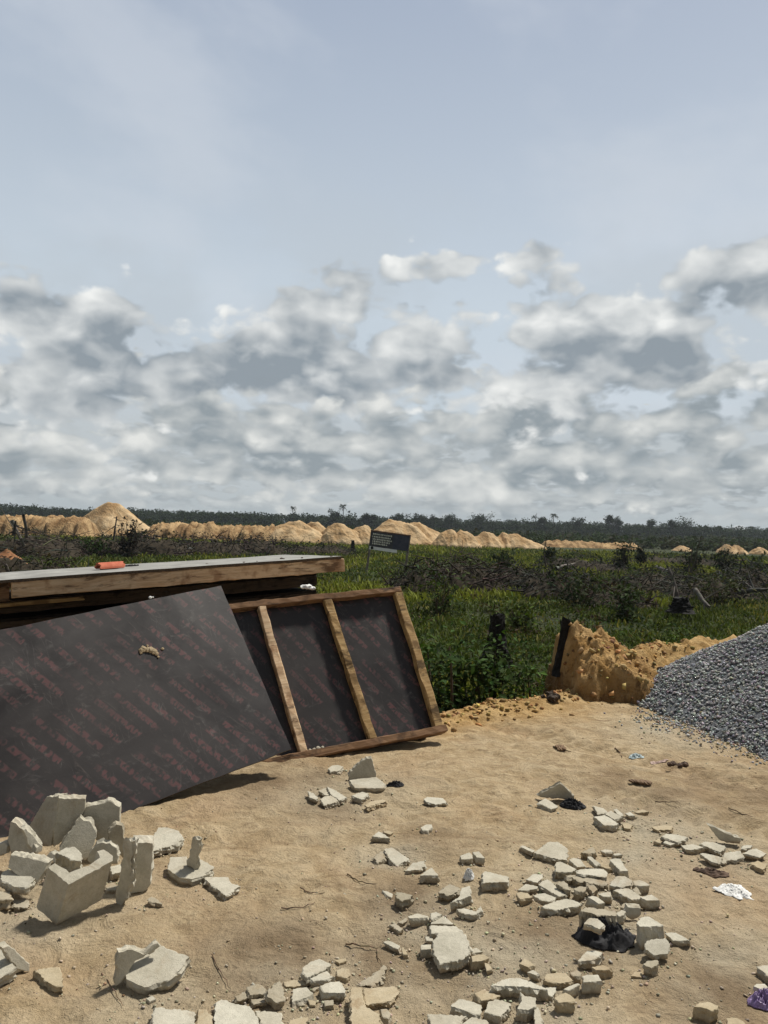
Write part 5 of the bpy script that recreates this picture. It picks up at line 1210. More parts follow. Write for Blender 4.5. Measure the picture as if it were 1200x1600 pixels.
# ------------------------------------------------------------------ gravel heap
def build_gravel():
    r = np.random.default_rng(51); cx, cy, R_, H_ = 4.43, 7.1, 2.08, 1.18
    def prof(x, y):
        dx, dy = x - cx, y - cy; th = np.arctan2(dy, dx); rr = np.hypot(dx, dy) / (R_ * (1 + .05 * np.sin(3 * th + 1) + .04 * np.sin(5 * th)))
        z = H_ * np.maximum(0, 1 - rr)**1.0; z = np.minimum(z, H_ * .9 + .2 * (z - H_ * .9))
        return z + 0.03 * fbm(x * 3, y * 3, 3) * (rr < 1.05)
    n = 110; g = np.linspace(-1.12, 1.12, n); X, Y = np.meshgrid(cx + g * R_, cy + g * R_)
    pr = prof(X, Y); pad0 = lambda x, y: .03 * fbm(x * .75, y * .75, 3)
    Z = np.where(pr > .012, pad0(X, Y) + pr - .015, -.35)
    # the last ring sinks into the dirt
    V = np.stack([X, Y, Z], -1).reshape(-1, 3); i = np.arange(n * n).reshape(n, n); Fq = np.stack([i[:-1, :-1], i[:-1, 1:], i[1:, 1:], i[1:, :-1]], -1).reshape(-1, 4)
    rr = np.hypot(V[:, 0] - cx, V[:, 1] - cy); keepf = (rr[Fq] < R_ * 1.10).all(1)
    core_m = mat_plain('gravel_core', (.08, .085, .09), (.20, .21, .22), 40, .95, .1, .9, .02)
    root = empty('gravel_heap', Matrix.Translation((cx, cy, 0.0))); tag(root, 'heap of grey crushed stone at the right edge of the dirt pad', 'gravel heap')
    V0 = V - np.array([cx, cy, 0.0])
    link('core', V0, Fq[keepf], core_m, root, smooth=True)
    N = 26000; a = r.uniform(0, 6.283, N); q = R_ * np.sqrt(r.random(N)) * 1.04; x = cx + np.cos(a) * q; y = cy + np.sin(a) * q
    keep = (y < cy + 1.6) & (x < 5.6); x, y = x[keep], y[keep]
    S = r.uniform(.0095, .021, len(x)); z = pad0(x, y) + prof(x, y) - .015 + S * .45
    up = (z > gz(x, y)) & (prof(x, y) > .012); x, y, z, S = x[up], y[up], z[up], S[up]
    # apron of scattered stone before the heap
    m_ = 2600; t = r.random(m_); p0 = np.array([2.55, 6.95]); p1 = np.array([3.4, 5.2]); ax = p0 + (p1 - p0) * t[:, None] + np.abs(r.normal(0, .30, (m_, 1))) * np.array([[-.45, -.40]]) + r.normal(0, .12, (m_, 2))
    ax2 = p0 + (p1 - p0) * r.random((3200, 1)) + r.random((3200, 1)) * np.array([[.75, .42]]) + r.normal(0, .08, (3200, 2)); ax = np.concatenate([ax, ax2])
    S2 = r.uniform(.006, .017, len(ax)); z2 = gz(ax[:, 0], ax[:, 1]) + S2 * .3 + np.maximum(0, prof(ax[:, 0], ax[:, 1]) - .03)
    P = np.concatenate([np.stack([x, y, z], -1), np.concatenate([ax, z2[:, None]], 1)]); S = np.concatenate([S, S2]); n = len(P)
    k = r.random((n, 1)); c = np.where(k < .6, jit((.345, .35, .345), n, r, .2), np.where(k < .93, jit((.225, .23, .23), n, r, .22), jit((.40, .41, .40), n, r, .2)))
    ap = np.arange(n) >= len(x); dusty = ap & (r.random(n) < .35); c[dusty] = jit((.30, .24, .16), dusty.sum(), r, .25)
    M_ = Mass(); M_.add(*stones(P - np.array([cx, cy, 0.0]), S, c, r, .9)); o = M_.build('stones', STONE, root); o['kind'] = 'stuff'
build_gravel()
# ------------------------------------------------------------------ sand heap at the edge of the pad
def heap(name, label, cat, p, rx, ry, h, mt, seed, peak=(0, 0), crest=0.0, n=56, fine=0.14, group=None, power=1.0, ang=0.0, sink=.15, lum=(2.2, 5.0)):
    g = np.linspace(-1.15, 1.15, n); X, Y = np.meshgrid(g, g)
    dx, dy = X - peak[0] * (1 - np.hypot(X, Y).clip(0, 1)), Y - peak[1] * (1 - np.hypot(X, Y).clip(0, 1))
    w = 1 + .16 * fbm(np.cos(np.arctan2(Y, X)) * 1.3 + seed, np.sin(np.arctan2(Y, X)) * 1.3, 3)
    rr = np.hypot(dx, dy) / w
    z = np.maximum(-.12, 1 - rr); z = np.sign(z) * np.abs(z)**power
    z = np.where(z > 1 - crest, 1 - crest + (z - 1 + crest) * .15, z)
    h = h / (1 - .85 * crest)
    z = z * h + h * fine * (fbm(X * lum[0] + seed, Y * lum[0], 4, .55) + .35 * fbm(X * lum[1], Y * lum[1] + seed, 4, .65)) * sstep(1.1, .75, rr) - .0
    V = np.stack([X * rx, Y * ry, z - sink * (rr > .98) * h], -1).reshape(-1, 3); i = np.arange(n * n).reshape(n, n)
    Fq = np.stack([i[:-1, :-1], i[:-1, 1:], i[1:, 1:], i[1:, :-1]], -1).reshape(-1, 4)
    keep = (rr.ravel()[Fq] < 1.13).all(1)
    o = link(name, V, Fq[keep], mt, smooth=True); o.location = p; o.rotation_euler = (0, 0, ang)
    return tag(o, label, cat, group)
def mat_clay():
    mt, t = material('pad_sand', 0.95, 0.1)
    p = t.pos; a = t.noise(p, 3.2, 6, .65, .8); b = t.noise(p, 1.7, 4, .6, .5); f = t.noise(p, 40, 4, .7)
    c = t.mix(t.ramp01(a, .36, .66), (0.32, 0.185, 0.065), (0.50, 0.33, 0.15))
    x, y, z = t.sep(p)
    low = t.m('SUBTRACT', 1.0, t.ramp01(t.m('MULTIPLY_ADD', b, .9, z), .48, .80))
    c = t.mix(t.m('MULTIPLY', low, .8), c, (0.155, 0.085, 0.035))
    c = t.mix(t.m('MULTIPLY', t.ramp01(t.noise(p, 5.5, 5, .7, 1.0), .54, .64), .7), c, (.13, .07, .03))
    c = t.mix(.5, c, t.mix(f, (.2,) * 3, (.8,) * 3), 'OVERLAY')
    t.put(t.b.inputs['Base Color'], c); bump(t, t.m('ADD', t.m('MULTIPLY', a, 1.6), f), .9, .03); return mt
PADSAND = mat_clay()
def pad_heap():
    """sand dumped at the rim: steep dug face on the left, ragged crest, long lumpy slope to the right"""
    r = np.random.default_rng(91); n = 150
    x0, y0, rx, ry, H_ = 2.68, 7.95, .88, .70, 0.99
    gx = np.linspace(1.3, 3.5, n); gy = np.linspace(6.8, 9.0, n); X, Y = np.meshgrid(gx, gy)
    wob = .10 * fbm(X * 2.3 + 4, Y * 2.3, 4, .6)
    peaks = [(2.02, 7.95, .90, .95), (2.28, 8.0, .82, 1.0), (2.14, 7.72, .66, .9), (2.52, 7.95, .56, .75), (2.78, 7.9, .42, .62), (2.36, 7.60, .46, .8), (3.0, 8.0, .30, .5), (1.95, 8.25, .70, 1.0), (2.08, 7.48, .36, .9)]
    acc = 0
    for (a, b, h, sl) in peaks: acc = acc + np.exp((h - sl * (np.hypot(X - a, (Y - b) * .9) + wob)) * 9)
    z = np.log(acc) / 9 - .02
    z = z + .10 * fbm(X * 3.4 + 3, Y * 3.4, 4, .6) + .07 * np.abs(fbm(X * 7 + 9, Y * 7, 3, .6)) + .018 * fbm(X * 20, Y * 20, 3, .6)
    cut = 1.95 + .10 * fbm(Y * 2.2 + 2, Y * 0 + 1.2, 3) + .05 * fbm(X * 6, Y * 6, 2)
    z = z - 4.6 * np.clip(cut - X, 0, .3) - 1.5 * np.clip(7.42 + .10 * fbm(X * 3, Y * 0 + 2, 3) - Y, 0, .6)
    rr = np.where(z > -.12, 0, 2.0); wx, wy = X - x0, Y - y0
    V = np.stack([wx, wy, z], -1).reshape(-1, 3); i = np.arange(n * n).reshape(n, n)
    Fq = np.stack([i[:-1, :-1], i[:-1, 1:], i[1:, 1:], i[1:, :-1]], -1).reshape(-1, 4); Fq = Fq[(rr.ravel()[Fq] < 1.12).any(1)]
    root = empty('sand_heap', Matrix.Translation((x0, y0, -.22))); tag(root, 'heap of yellow-orange sand at the rim of the dirt pad, left of the gravel', 'sand heap')
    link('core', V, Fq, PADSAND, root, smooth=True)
    k = r.choice(len(V), 1500); k = k[rr.ravel()[k] < 1.1]; S = .006 + .045 * r.random(len(k))**3.2
    P = V[k] + np.array([0, 0, 1]) * (S * .25)[:, None]; dk = (r.random((len(k), 1)) < .28)
    c = np.where(dk, jit((.17, .095, .04), len(k), r, .25), jit((.38, .245, .10), len(k), r, .22))
    Q = Mass(); Q.add(*stones(P, S, c, r, .9)); o = Q.build('clods', STONE, root); o['kind'] = 'stuff'
pad_heap()
crumple('clay_clod', 938, 1078, .34, 'dark brown clay clods slumped at the front foot of the sand heap', 'clod', mat_plain('brown_clay', (.10, .055, .025), (.22, .125, .055), 12), 10, .8, .07, 1.5, 21)
crumple('clay_clod', 864, 1096, .20, 'black clod wedged at the pad rim left of the sand heap', 'clod', mat_plain('black_clay', (.03, .02, .012), (.07, .045, .025), 14), 7, .8, .03, 1.4, 22)
def rim_clods():
    r = np.random.default_rng(61); N = 1800; x = r.uniform(.3, 3.6, N); y = np.interp(x, EX, EY) + r.normal(-.02, .22, N); P = np.stack([x, y, 0 * x], -1)
    P[:, 2] = gz(x, y); S = .005 + .038 * r.random(N)**4; P[:, 2] += S * .2
    M_ = Mass(); M_.add(*stones(P, S, jit((.38, .24, .09), N, r, .25), r)); tag(M_.build('sand_clods', STONE), kind='stuff')
rim_clods()
sheet_rag('plastic_scrap', 815, 1089, .09, 'tiny red scrap on the yellow rim of the pad by the bush', 'plastic scrap', RED_CLAY, .5, 1.5, 23)

# ------------------------------------------------------------------ burnt stumps
def stump(px, py_top, py_base, d, wpx, label, seed, roots=4, lean=(0, 0), p=None, group='burnt black stumps on the field'):
    r = np.random.default_rng(seed); p = at(px, py_base, d) if p is None else p; top = at(px, py_top, d); h = top[2] - p[2]; w = width(wpx, d) / 2
    root = empty('burnt_stump', Matrix.Translation(p)); tag(root, label, 'stump', group)
    n, k = 20, 22; V = []; F = []
    for i in range(n + 1):
        f = i / n; rad = w * (1.15 - .5 * f + .45 * (1 - f)**4)
        for j in range(k):
            th = 2 * math.pi * j / k; q = rad * (1 + .55 * float(fbm(math.cos(th) * 1.5 + seed, math.sin(th) * 1.5 + f * 2.6, 4, .6)))
            V.append((math.cos(th) * q + lean[0] * f * h, math.sin(th) * q * .8 + lean[1] * f * h, f * h * (1 + (.22 * float(perlin(math.cos(th) * 2 + seed, math.sin(th) * 2)) if i == n else 0))))
    for i in range(n):
        for j in range(k): a = i * k + j; b = i * k + (j + 1) % k; F.append((a, b, b + k, a + k))
    F.append(tuple(range(n * k, n * k + k))); o = link('trunk', V, F, CHAR, root)
    Q = Mass(); th = r.uniform(0, 6.28, roots); a0 = np.stack([np.cos(th) * w * .5, np.sin(th) * w * .5, np.full(roots, h * .12)], -1); a1 = a0 * 2.4 + np.stack([0 * th, 0 * th, r.uniform(-.1, .25, roots) * h], -1)
    Q.add(*stick_mass(a0, a1, w * .28, w * .08, jit((.015, .013, .012), roots, r), 6)); o = Q.build('root', CHAR, root)
    return root
stump(775, 962, 1040, 11.0, 34, 'black burnt stump standing behind the leafy bush', 71)
stump(880, 970, 1056, 8.0, 24, 'black burnt stump close against the left flank of the sand heap', 72, lean=(.03, 0))
stump(1064, 934, 957, 27.0, 32, 'wide black stump out on the grass above the pad\'s sand ridge', 73, 6)
stump(551, 845, 865, 88.0, 7, 'thin black snag far out on the green, left of the billboard', 75, 3)

# ------------------------------------------------------------------ the bush behind the pad rim
def near(px, d):
    p = at(px, 1000, d); return np.array([p[0], p[1], float(gz(p[0], p[1]))])
shrub(700, 8.2, 1.75, .55, 'tall leafy bush just right of the framed panel, behind the pad rim', (0.040, 0.072, 0.018), 2300, .09, 'leafy bushes behind the pad rim', p=near(700, 8.2), seed=81)
shrub(770, 8.4, 1.75, .52, 'leafy bush in front of the burnt stump, behind the pad rim', (0.046, 0.078, 0.02), 2300, .09, 'leafy bushes behind the pad rim', p=near(770, 8.5), seed=82)
shrub(825, 8.6, 1.45, .34, 'smaller leafy bush left of the sand heap with bare twigs below', (0.055, 0.088, 0.022), 800, .08, 'leafy bushes behind the pad rim', p=near(822, 8.7), seed=83)
shrub(655, 9.4, 1.5, .5, 'dark leafy bush half hidden behind the framed panel\'s right edge', (0.030, 0.052, 0.015), 900, .085, 'leafy bushes behind the pad rim', p=near(650, 9.6), seed=84)
# further shrubs
for (px, d, h, w, lb, c) in [
    (1010, 11, .7, 90, 'low green shrub between the sand heap and the sand ridge', (.045, .07, .02)),
    (690, 26, 1.4, 110, 'olive shrub in the grass right of the framed panel\'s top corner', (.05, .07, .02)),
    (790, 47, 1.7, 40, 'dark upright young tree right of the brush heaps below the sand heaps', (.024, .036, .015)),
    (976, 62, 2.2, 30, 'dark narrow shrub rising past the sand strip, right of the brush', (.022, .030, .016)),
    (1003, 75, 1.7, 20, 'small dark shrub right of the narrow one on the sand strip', (.022, .030, .016)),
    (1080, 60, 2.1, 50, 'broad dark shrub left of the small white sand heaps', (.026, .036, .018)),
    (1135, 58, 2.1, 40, 'dark shrub in front of the small white sand heaps', (.022, .030, .017)),
    (1178, 52, 1.8, 56, 'green shrub at the right frame edge before the treeline', (.030, .048, .018)),
    (905, 30, 1.3, 90, 'dark shrub in the grass beyond the sand heap', (.030, .045, .017)),
    (980, 26, 1.3, 90, 'low dark green shrub left of the wide black stump', (.035, .055, .018)),
    (1120, 33, 1.5, 110, 'scrubby olive shrub right of the wide black stump', (.05, .058, .024)),
    (820, 22, 1.0, 90, 'yellow-green low shrub beyond the leafy bush and the sand heap', (.07, .095, .022)),
    (160, 60, 1.3, 70, 'small green shrub on the far grass left of the clay tile', (.03, .055, .015)),
    (222, 72, 2.0, 26, 'round dark shrub beside the grey plank pile', (.02, .035, .012)),
    (860, 66, 1.5, 20, 'small dark tree poking up below the last sand heap', (.022, .032, .015))]:
    shrub(px, d, h, w, lb, c, 420, .10 + d * .004, 'green shrubs on the field')
# ------------------------------------------------------------------ cleared brush
for i, (px, d, h, w, lb, c, lc, dp) in enumerate([
    (30, 36, 1.7, 190, 'nearest brush heap at the left frame edge, twiggy and brown', (.075, .058, .045), (.05, .042, .026), 2.0),
    (45, 58, 2.5, 170, 'brush heap with pale roots at the far left before the sand bank', (.085, .070, .058), (.036, .034, .022), 3.0),
    (150, 62, 2.2, 150, 'dark brush heap directly before the big sand hill', (.05, .042, .034), (.03, .03, .018), 3.0),
    (240, 66, 2.6, 130, 'brown brush heap at the right foot of the big sand hill', (.062, .050, .042), (.036, .03, .02), 3.0),
    (325, 70, 2.4, 130, 'purplish brown brush heap beyond the grey plank pile', (.066, .048, .044), (.04, .03, .024), 3.0),
    (405, 74, 2.4, 110, 'dark brush heap left of the rounded sand heaps', (.055, .043, .038), (.036, .03, .02), 3.0),
    (500, 82, 1.5, 120, 'low brush heap under the rounded sand heaps', (.06, .05, .04), (.036, .034, .02), 3.0),
    (655, 36, 1.6, 90, 'brush heap just below the billboard\'s right post', (.052, .042, .032), (.04, .042, .02), 2.0),
    (725, 38, 2.1, 130, 'reddish brown brush heap right of the billboard', (.075, .050, .040), (.045, .036, .022), 2.4),
    (800, 40, 1.6, 120, 'brush heap with a long log in front, centre right', (.062, .050, .040), (.036, .034, .02), 2.4),
    (872, 36, 1.9, 130, 'dark tangled brush heap with pale broken limbs, right of centre', (.042, .036, .030), (.028, .030, .018), 2.4),
    (950, 32, 1.2, 120, 'russet brush heap below the narrow dark shrub', (.075, .048, .036), (.05, .036, .022), 2.2),
    (1030, 42, 1.5, 130, 'brush heap behind the leaning pale snag', (.055, .046, .036), (.034, .034, .02), 2.4),
    (1110, 38, 1.5, 140, 'grey rooty brush heap right of the leaning pale snag', (.070, .062, .052), (.036, .038, .022), 2.4),
    (1180, 44, 1.9, 110, 'brush heap at the right frame edge with grey limbs', (.062, .056, .048), (.032, .034, .02), 2.4),
    (910, 62, 1.6, 140, 'far low brush heap before the thin sand strip', (.05, .044, .035), (.03, .032, .018), 3.0),
    (1060, 80, 1.5, 170, 'far brush heap at the right below the treeline', (.045, .042, .034), (.03, .032, .02), 3.0)]):
    brush(px, d, h, w, lb, 300 if w > 100 else 200, c, lc, 240, dp, i)
# dead limbs and logs
def log(px0, d0, px1, d1, rad, label, z0=.1, z1=.1, c=(.15, .13, .105), name='fallen_log', cat='log', bend=.08, group='bare logs and snags on the field'):
    r = np.random.default_rng(int(px0 + d0)); a = fieldpt(px0, d0) + np.array([0, 0, z0]); b = fieldpt(px1, d1) + np.array([0, 0, z1]); n = 9
    t = np.linspace(0, 1, n + 1)[:, None]; P = a + (b - a) * t + np.cumsum(r.normal(0, bend, (n + 1, 3)) * .3, 0) * t * (1 - t) * 2
    rr = np.linspace(rad, rad * .5, n + 1) * (1 + r.normal(0, .08, n + 1)); o0 = P[0].copy(); root = empty(name, Matrix.Translation(o0)); tag(root, label, cat, group)
    Q = Mass(); Q.add(*stick_mass(P[:-1] - o0, P[1:] - o0, rr[:-1], rr[1:], jit(c, n, r, .12), 8)); Q.build('trunk', STONE, root)
    k = 5; i = r.integers(3, n, k); q0 = P[i] - o0; q1 = q0 + r.normal(0, 1, (k, 3)) * rad * 7; Q = Mass(); Q.add(*stick_mass(q0, q1, rad * .35, rad * .1, jit(c, k, r, .2), 5)); Q.build('limb', STONE, root)
log(752, 38, 832, 37, .15, 'long dark log lying in front of the central brush heap', c=(.055, .048, .04))
log(1028, 52, 1062, 49, .12, 'pale bare log out on the brush, right of centre', .9, .5, (.17, .16, .14))
log(1062, 34, 1046, 34.5, .11, 'leaning pale snag with a forked foot, right of centre', .1, 1.5, (.12, .105, .09), 'dead_snag', 'snag')
log(1065, 41, 1100, 40, .2, 'short brown log right of the leaning pale snag', .3, .3, (.075, .064, .05))
log(1155, 36, 1200, 35, .14, 'grey log at the right frame edge', .4, .6, (.07, .066, .058))
log(1088, 31, 1112, 30, .10, 'crooked pale limb in the rooty brush heap', .8, .2, (.12, .11, .095))
log(870, 35, 900, 36, .10, 'white broken limb in the tangled brush heap', 1.3, 1.5, (.16, .145, .125))
log(18, 55, 40, 56, .16, 'pale curved root sticking out of the far left brush heap', 2.6, .8, (.17, .15, .13))
log(36, 54, 45, 57, .12, 'second pale root right of the curved one, far left', 3.0, .6, (.15, .13, .12))
shrub(206, 60, 3.1, 44, 'dark feathery dead bush sticking up before the big sand hill', (.030, .026, .022), 500, .32, 'green shrubs on the field', name='dead_bush', cat='dead bush')
log(178, 63, 182, 64, .10, 'thin dark snag left of the feathery dead bush', 1.0, 3.2, (.035, .03, .026), 'dead_snag', 'snag')
log(22, 52, 24, 52, .12, 'short dark snag at the far left on the sand bank\'s face', 1.6, 2.6, (.03, .026, .022), 'dead_snag', 'snag')
# orange clod of earth on the nearest left brush heap
p = fieldpt(12, 36); heap('earth_heap', 'small rust-coloured earth heap on the brush at the left edge', 'earth heap', (p[0], p[1], p[2] + .75), .95, .7, .7, mat_plain('rust_earth', (.20, .085, .035), (.34, .17, .08), 2, .95), 9, n=30)
# grey plank piles
for (px, d, lb) in [(252, 68, 'left one of two low grey plank piles on the far grass'), (284, 67, 'right one of two low grey plank piles on the far grass')]:
    p = fieldpt(px, d); root = empty('plank_pile', Matrix.Translation(p)); tag(root, lb, 'plank pile', 'plank piles on the far grass')
    w = width(30, d) / 2
    for k in range(3):
        V, F = timber(-w, w, -.7, .7, .12 + k * .2, .26 + k * .2, seed=int(px) + k, j=.02, bow=.03); o = link('plank', V, F, mat_plain('grey_plank', (.10, .10, .095), (.17, .17, .16), 3) if k == 0 and px == 252 else bpy.data.materials['grey_plank'], root); fix_normals(o)
    for k in (-.8, .8):
        V, F = timber(w * k - .1, w * k + .1, -.6, .6, -.2, .118, seed=int(px) + 9, j=.01); o = link('bearer', V, F, WOOD_DARK, root); fix_normals(o)
crumple_m = WHITE_PAPER
for (px, d, s, lb) in [(42, 26, .14, 'small pale litter scrap in the grass at the left beyond the stack'), (942, 17, .10, 'white scrap caught in the grass behind the sand heap')]:
    p = fieldpt(px, d); o = lumps('litter_scrap', [(0, 0, .12, s), (s, 0, .1, s * .6)], PALE_WOOD if px < 100 else WHITE_PAPER, None, 2, 3, .6, .5); o.location = p; tag(o, lb, 'litter')

# ------------------------------------------------------------------ sand bank and sand heaps beyond the field
GS = 'sand heaps across the field'
def sheap(px, ytop, hw, d, label, seed, pk=(0, 0), crest=.15, mt=PALE_SAND, ybase=None, depth=None, fine=.16, power=.72):
    t = at(px, ytop, d); zb = -1.7 if ybase is None else at(px, ybase, d)[2]
    w = width(hw * (1.0 if hw > 60 or hw < 16 else 1.28), d); heap('sand_heap', label, 'sand heap', (t[0], t[1], zb), w, depth or max(4, w * .8), t[2] - zb, mt, seed, pk, crest, 56, fine, GS, power)
sheap(181, 786, 78, 150, 'tallest sand hill, pale with a flat twin-peaked crest, far left', 1, (-.08, 0), .17, fine=.08, power=1.08)
def bank(px0, px1, ytops, d, label, seed):
    n = 150; m_ = 22; r = np.random.default_rng(seed); px = np.linspace(px0, px1, n); yt = np.interp(px, [a for a, b in ytops], [b for a, b in ytops])
    V = []
    for i in range(n):
        t = at(px[i], yt[i] + 3.0 * float(fbm(px[i] * .08, seed, 4, .6)), d)
        for j in range(m_):
            f = j / (m_ - 1); u = (f - .5) * 2
            z = -1.8 + (t[2] + 1.8) * (1 - abs(u)**2.4) + .85 * float(fbm(px[i] * .12 + 5, f * 5 + seed, 5, .62)) * (1 - abs(u)**2); z = -1.9 + (z + 1.9) * float(sstep(0, .05, i / (n - 1)) * (1 - sstep(.93, 1, i / (n - 1)))); V.append((t[0], t[1] + u * 5 + 1.2 * float(fbm(px[i] * .07, f * 2, 3)), z))
    i = np.arange(n * m_).reshape(n, m_); Fq = np.stack([i[:-1, :-1], i[:-1, 1:], i[1:, 1:], i[1:, :-1]], -1).reshape(-1, 4)
    o = link('sand_bank', np.array(V), Fq, BANK_SAND, smooth=True); tag(o, label, 'sand bank', 'long sand banks across the field')
bank(-70, 152, [(-70, 808), (0, 807), (60, 807), (120, 809), (152, 812)], 125, 'long rough sand bank at the far left below the tallest sand hill', 1)
bank(232, 440, [(232, 820), (262, 818), (300, 818), (335, 818), (345, 822), (395, 823), (440, 820)], 128, 'long rough sand bank right of the tallest sand hill', 2)
bank(845, 1000, [(845, 846), (870, 845), (905, 846), (940, 849), (1000, 850)], 165, 'thin low sand strip below the treeline right of the last heap', 3)
for k, (px, yt, hw, d, lb, pk) in enumerate([
    (458, 815, 50, 128, 'broad rounded sand heap, first right of the long left bank', (.05, 0)), (492, 816.5, 30, 130, 'rounded sand heap, second right of the long left bank', (0, 0)),
    (530, 818, 34, 128, 'rounded orange sand heap left of the billboard', (0, 0)), (566, 822, 30, 130, 'low sand heap touching the billboard\'s left side', (0, 0)),
    (620, 813.5, 64, 138, 'tall peaked sand heap rising behind the billboard', (.0, 0)), (652, 817, 44, 140, 'long right shoulder heap of the peaked one behind the billboard', (-.1, 0)),
    (702, 828, 24, 132, 'sand heap first right of the billboard\'s tall heap', (0, 0)), (724, 829.5, 26, 132, 'sand heap second right of the billboard\'s tall heap', (0, 0)),
    (760, 831.5, 26, 134, 'pale-capped sand heap right of centre', (0, 0)), (787, 833, 17, 136, 'small pale sand heap between the pale-capped and long-tailed ones', (0, 0)),
    (814, 835, 36, 136, 'long-tailed sand heap sloping off to the right', (-.35, 0)), (925, 846, 14, 165, 'little pale heap on the thin sand strip', (0, 0)),
    (1136, 851, 13, 150, 'little whitish heap far right, left one of a pair', (0, 0)), (1151, 852, 13, 150, 'little whitish heap far right, right one of a pair', (0, 0)),
    (1187, 855.5, 12, 150, 'little orange heap far right near the frame edge', (0, 0)), (1066, 853, 14, 160, 'little pale heap behind the broad dark shrub', (0, 0))]):
    sheap(px, yt, hw, d, lb, 10 + k, pk, .14, PALE_SAND if k > 10 else PALE_SAND)
# ------------------------------------------------------------------ billboard
def billboard():
    d = 47.0; TLp, TRp, BLp, BRp = at(580, 829, d), at(639, 837, d * .99), at(577, 858, d), at(639, 864, d * .99)
    X = TRp - TLp; W = np.linalg.norm(X); Y = TLp - BLp; H_ = np.linalg.norm(Y)
    M4 = frame_matrix(BLp, X, Y); root = empty('billboard', M4); tag(root, 'weathered dark billboard on two posts with rows of faded lettering, out on the field', 'billboard')
    dark = mat_plain('board_dark', (.05, .05, .058), (.085, .085, .095), 3); lite = mat_plain('board_print', (.30, .30, .27), (.42, .42, .38), 6); blue = mat_plain('board_blue', (.045, .05, .075), (.075, .08, .11), 3)
    def bxo(name, x0, x1, y0, y1, z0, z1, mt, seed=0):
        V, F = timber(x0, x1, y0, y1, z0, z1, seed=seed, j=.004, bow=.003); o = link(name, V, F, mt, root); fix_normals(o); return o
    board = bxo('board', 0, W * .60, H_ * .17, H_ * .97, -.02, .02, dark, 1)
    bxo('photo_panel', W * .602, W, H_ * .17, H_ * .97, -.02, .02, blue, 2)
    foot = bxo('footer_strip', 0, W * .72, 0, H_ * .165, -.02, .02, mat_plain('board_white', (.72, .73, .73), (.82, .83, .82), 3), 3)
    bxo('top_frame', -.05, W + .05, H_ * .972, H_ * 1.04, -.05, .05, mat_plain('board_rust', (.10, .055, .04), (.16, .09, .06), 5), 4)
    r = np.random.default_rng(8)
    for k, (x0, x1, y) in enumerate([(.05, .55, .84), (.04, .52, .70), (.05, .56, .57), (.05, .50, .45), (.05, .45, .33)]):
        Q = Mass(); x = x0
        while x < x1:
            w = r.uniform(.018, .04); hh = r.uniform(.032, .05)
            V = np.array([[x * W, (y - hh) * H_, .024], [(x + w) * W, (y - hh) * H_, .024], [(x + w) * W, (y + hh) * H_, .024], [x * W, (y + hh) * H_, .024]]); V2 = V.copy(); V2[:, 2] = .0215
            Q.add(np.concatenate([V, V2]), [[0, 1, 2, 3], [0, 4, 5, 1], [1, 5, 6, 2], [2, 6, 7, 3], [3, 7, 4, 0]], (.70, .69, .60)); x += w + r.uniform(.006, .022)
        Q.build('text_line', STONE, board)
    Q = lumps('footer_mark', [(W * .07, H_ * .09, .03, .10)], CHAR, foot, 2, 3, .3, 1.0); Q.scale = (1, 1, .3)
    for x in (0.0, W):
        V, F = timber(-.07, .07, -1.9, H_ * 1.05, -.11, -.055, seed=int(x) + 5, j=.004, bow=.01); V = [(v[0] + x, v[1], v[2]) for v in V]; o = link('post', V, F, PALE_WOOD, root); fix_normals(o)
billboard()
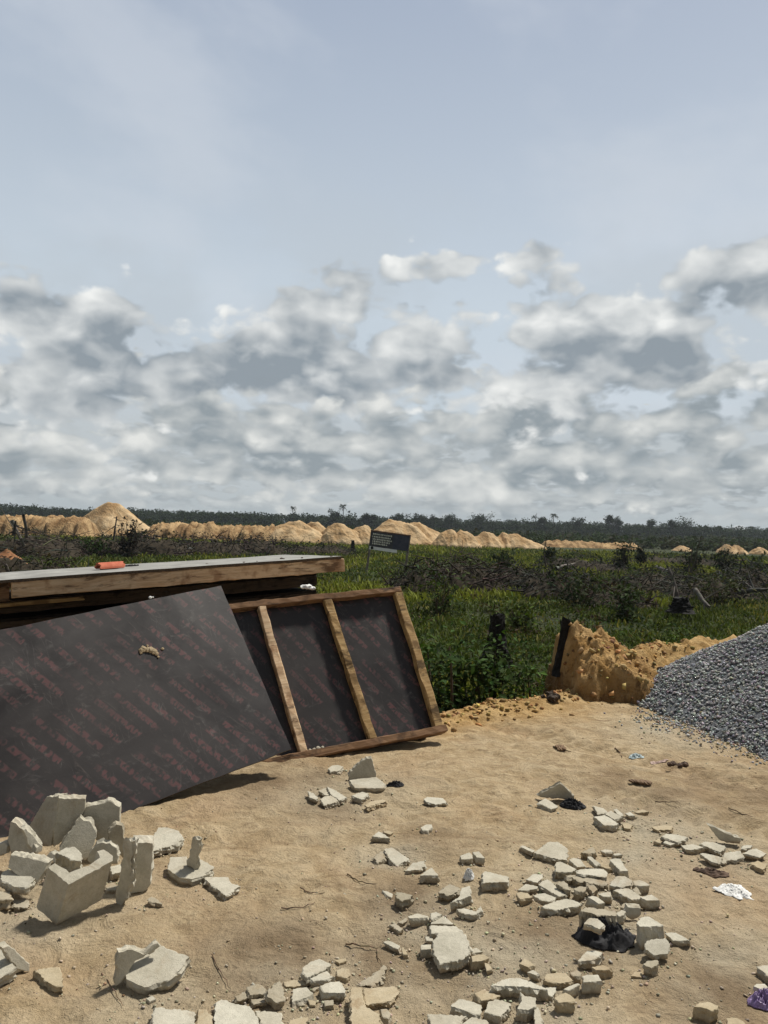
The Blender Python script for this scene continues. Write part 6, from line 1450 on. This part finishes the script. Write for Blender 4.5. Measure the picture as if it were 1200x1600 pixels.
# ------------------------------------------------------------------ trees standing out of the treeline
for k, (px, h, cw, lb, palm) in enumerate([
    (458, 17, 2.6, 'slim palm above the treeline over the first rounded sand heap', True), (523, 15.5, 4.0, 'small tree left of the tallest palm above the treeline', False), (537, 19, 3.4, 'tallest palm standing above the far treeline left of the billboard', True),
    (571, 14, 3.6, 'bushy tree above the treeline at the billboard\'s upper left', False), (582, 13, 3.6, 'lower tree above the treeline beside the billboard\'s top left corner', False), (624, 15.5, 4.2, 'round-crowned tree directly behind the peaked sand heap', False),
    (654, 15, 5.0, 'broad tree right of the peaked sand heap, on the treeline', False), (677, 14, 4.0, 'tree right of the broad one on the treeline', False), (703, 15, 5.0, 'wide-crowned tree over the first heap right of the billboard', False),
    (749, 15, 7.0, 'widest clump of crowns on the treeline, over the pale-capped heap', False), (844, 16, 4.0, 'tree left of the lone round-topped one on the treeline', False), (865, 17.5, 3.0, 'lone round-topped tree on the treeline above the thin sand strip', True),
    (905, 15, 4.5, 'tree on the treeline above the far low brush heap', False), (953, 18, 3.8, 'tall tree of a close pair on the right treeline', False), (964, 16, 4.0, 'shorter tree of a close pair on the right treeline', False),
    (1018, 17, 3.2, 'single spiky tree on the right treeline', False), (1049, 15.5, 3.2, 'thin tree left of the long dark crown clump at right', False), (1064, 16, 8.0, 'long dark crown clump on the right treeline', False)]):
    tree(px, 440, h - 4.0, lb, cw * .9, palm)
build_forest(); build_grass(); build_undergrowth()

# ------------------------------------------------------------------ the humid air over the field
def haze():
    mt = bpy.data.materials.new('haze'); mt.use_nodes = True; t = NT(mt.node_tree); t.n.clear()
    out = t.node('ShaderNodeOutputMaterial'); v = t.node('ShaderNodeVolumePrincipled'); t.l.new(v.outputs[0], out.inputs['Volume'])
    v.inputs['Color'].default_value = (.80, .88, .96, 1); v.inputs['Density'].default_value = HAZE; v.inputs['Anisotropy'].default_value = .2
    x, y0, y1, z0, z1 = 1550, -60, 2700, -4.0, 24
    V = [(-x, y0, z0), (x, y0, z0), (x, y1, z0), (-x, y1, z0), (-x, y0, z1), (x, y0, z1), (x, y1, z1), (-x, y1, z1)]
    o = link('haze', V, [(0, 3, 2, 1), (4, 5, 6, 7), (0, 1, 5, 4), (1, 2, 6, 5), (2, 3, 7, 6), (3, 0, 4, 7)], mt); tag(o, kind='stuff')
HAZE = 0.00016
haze()
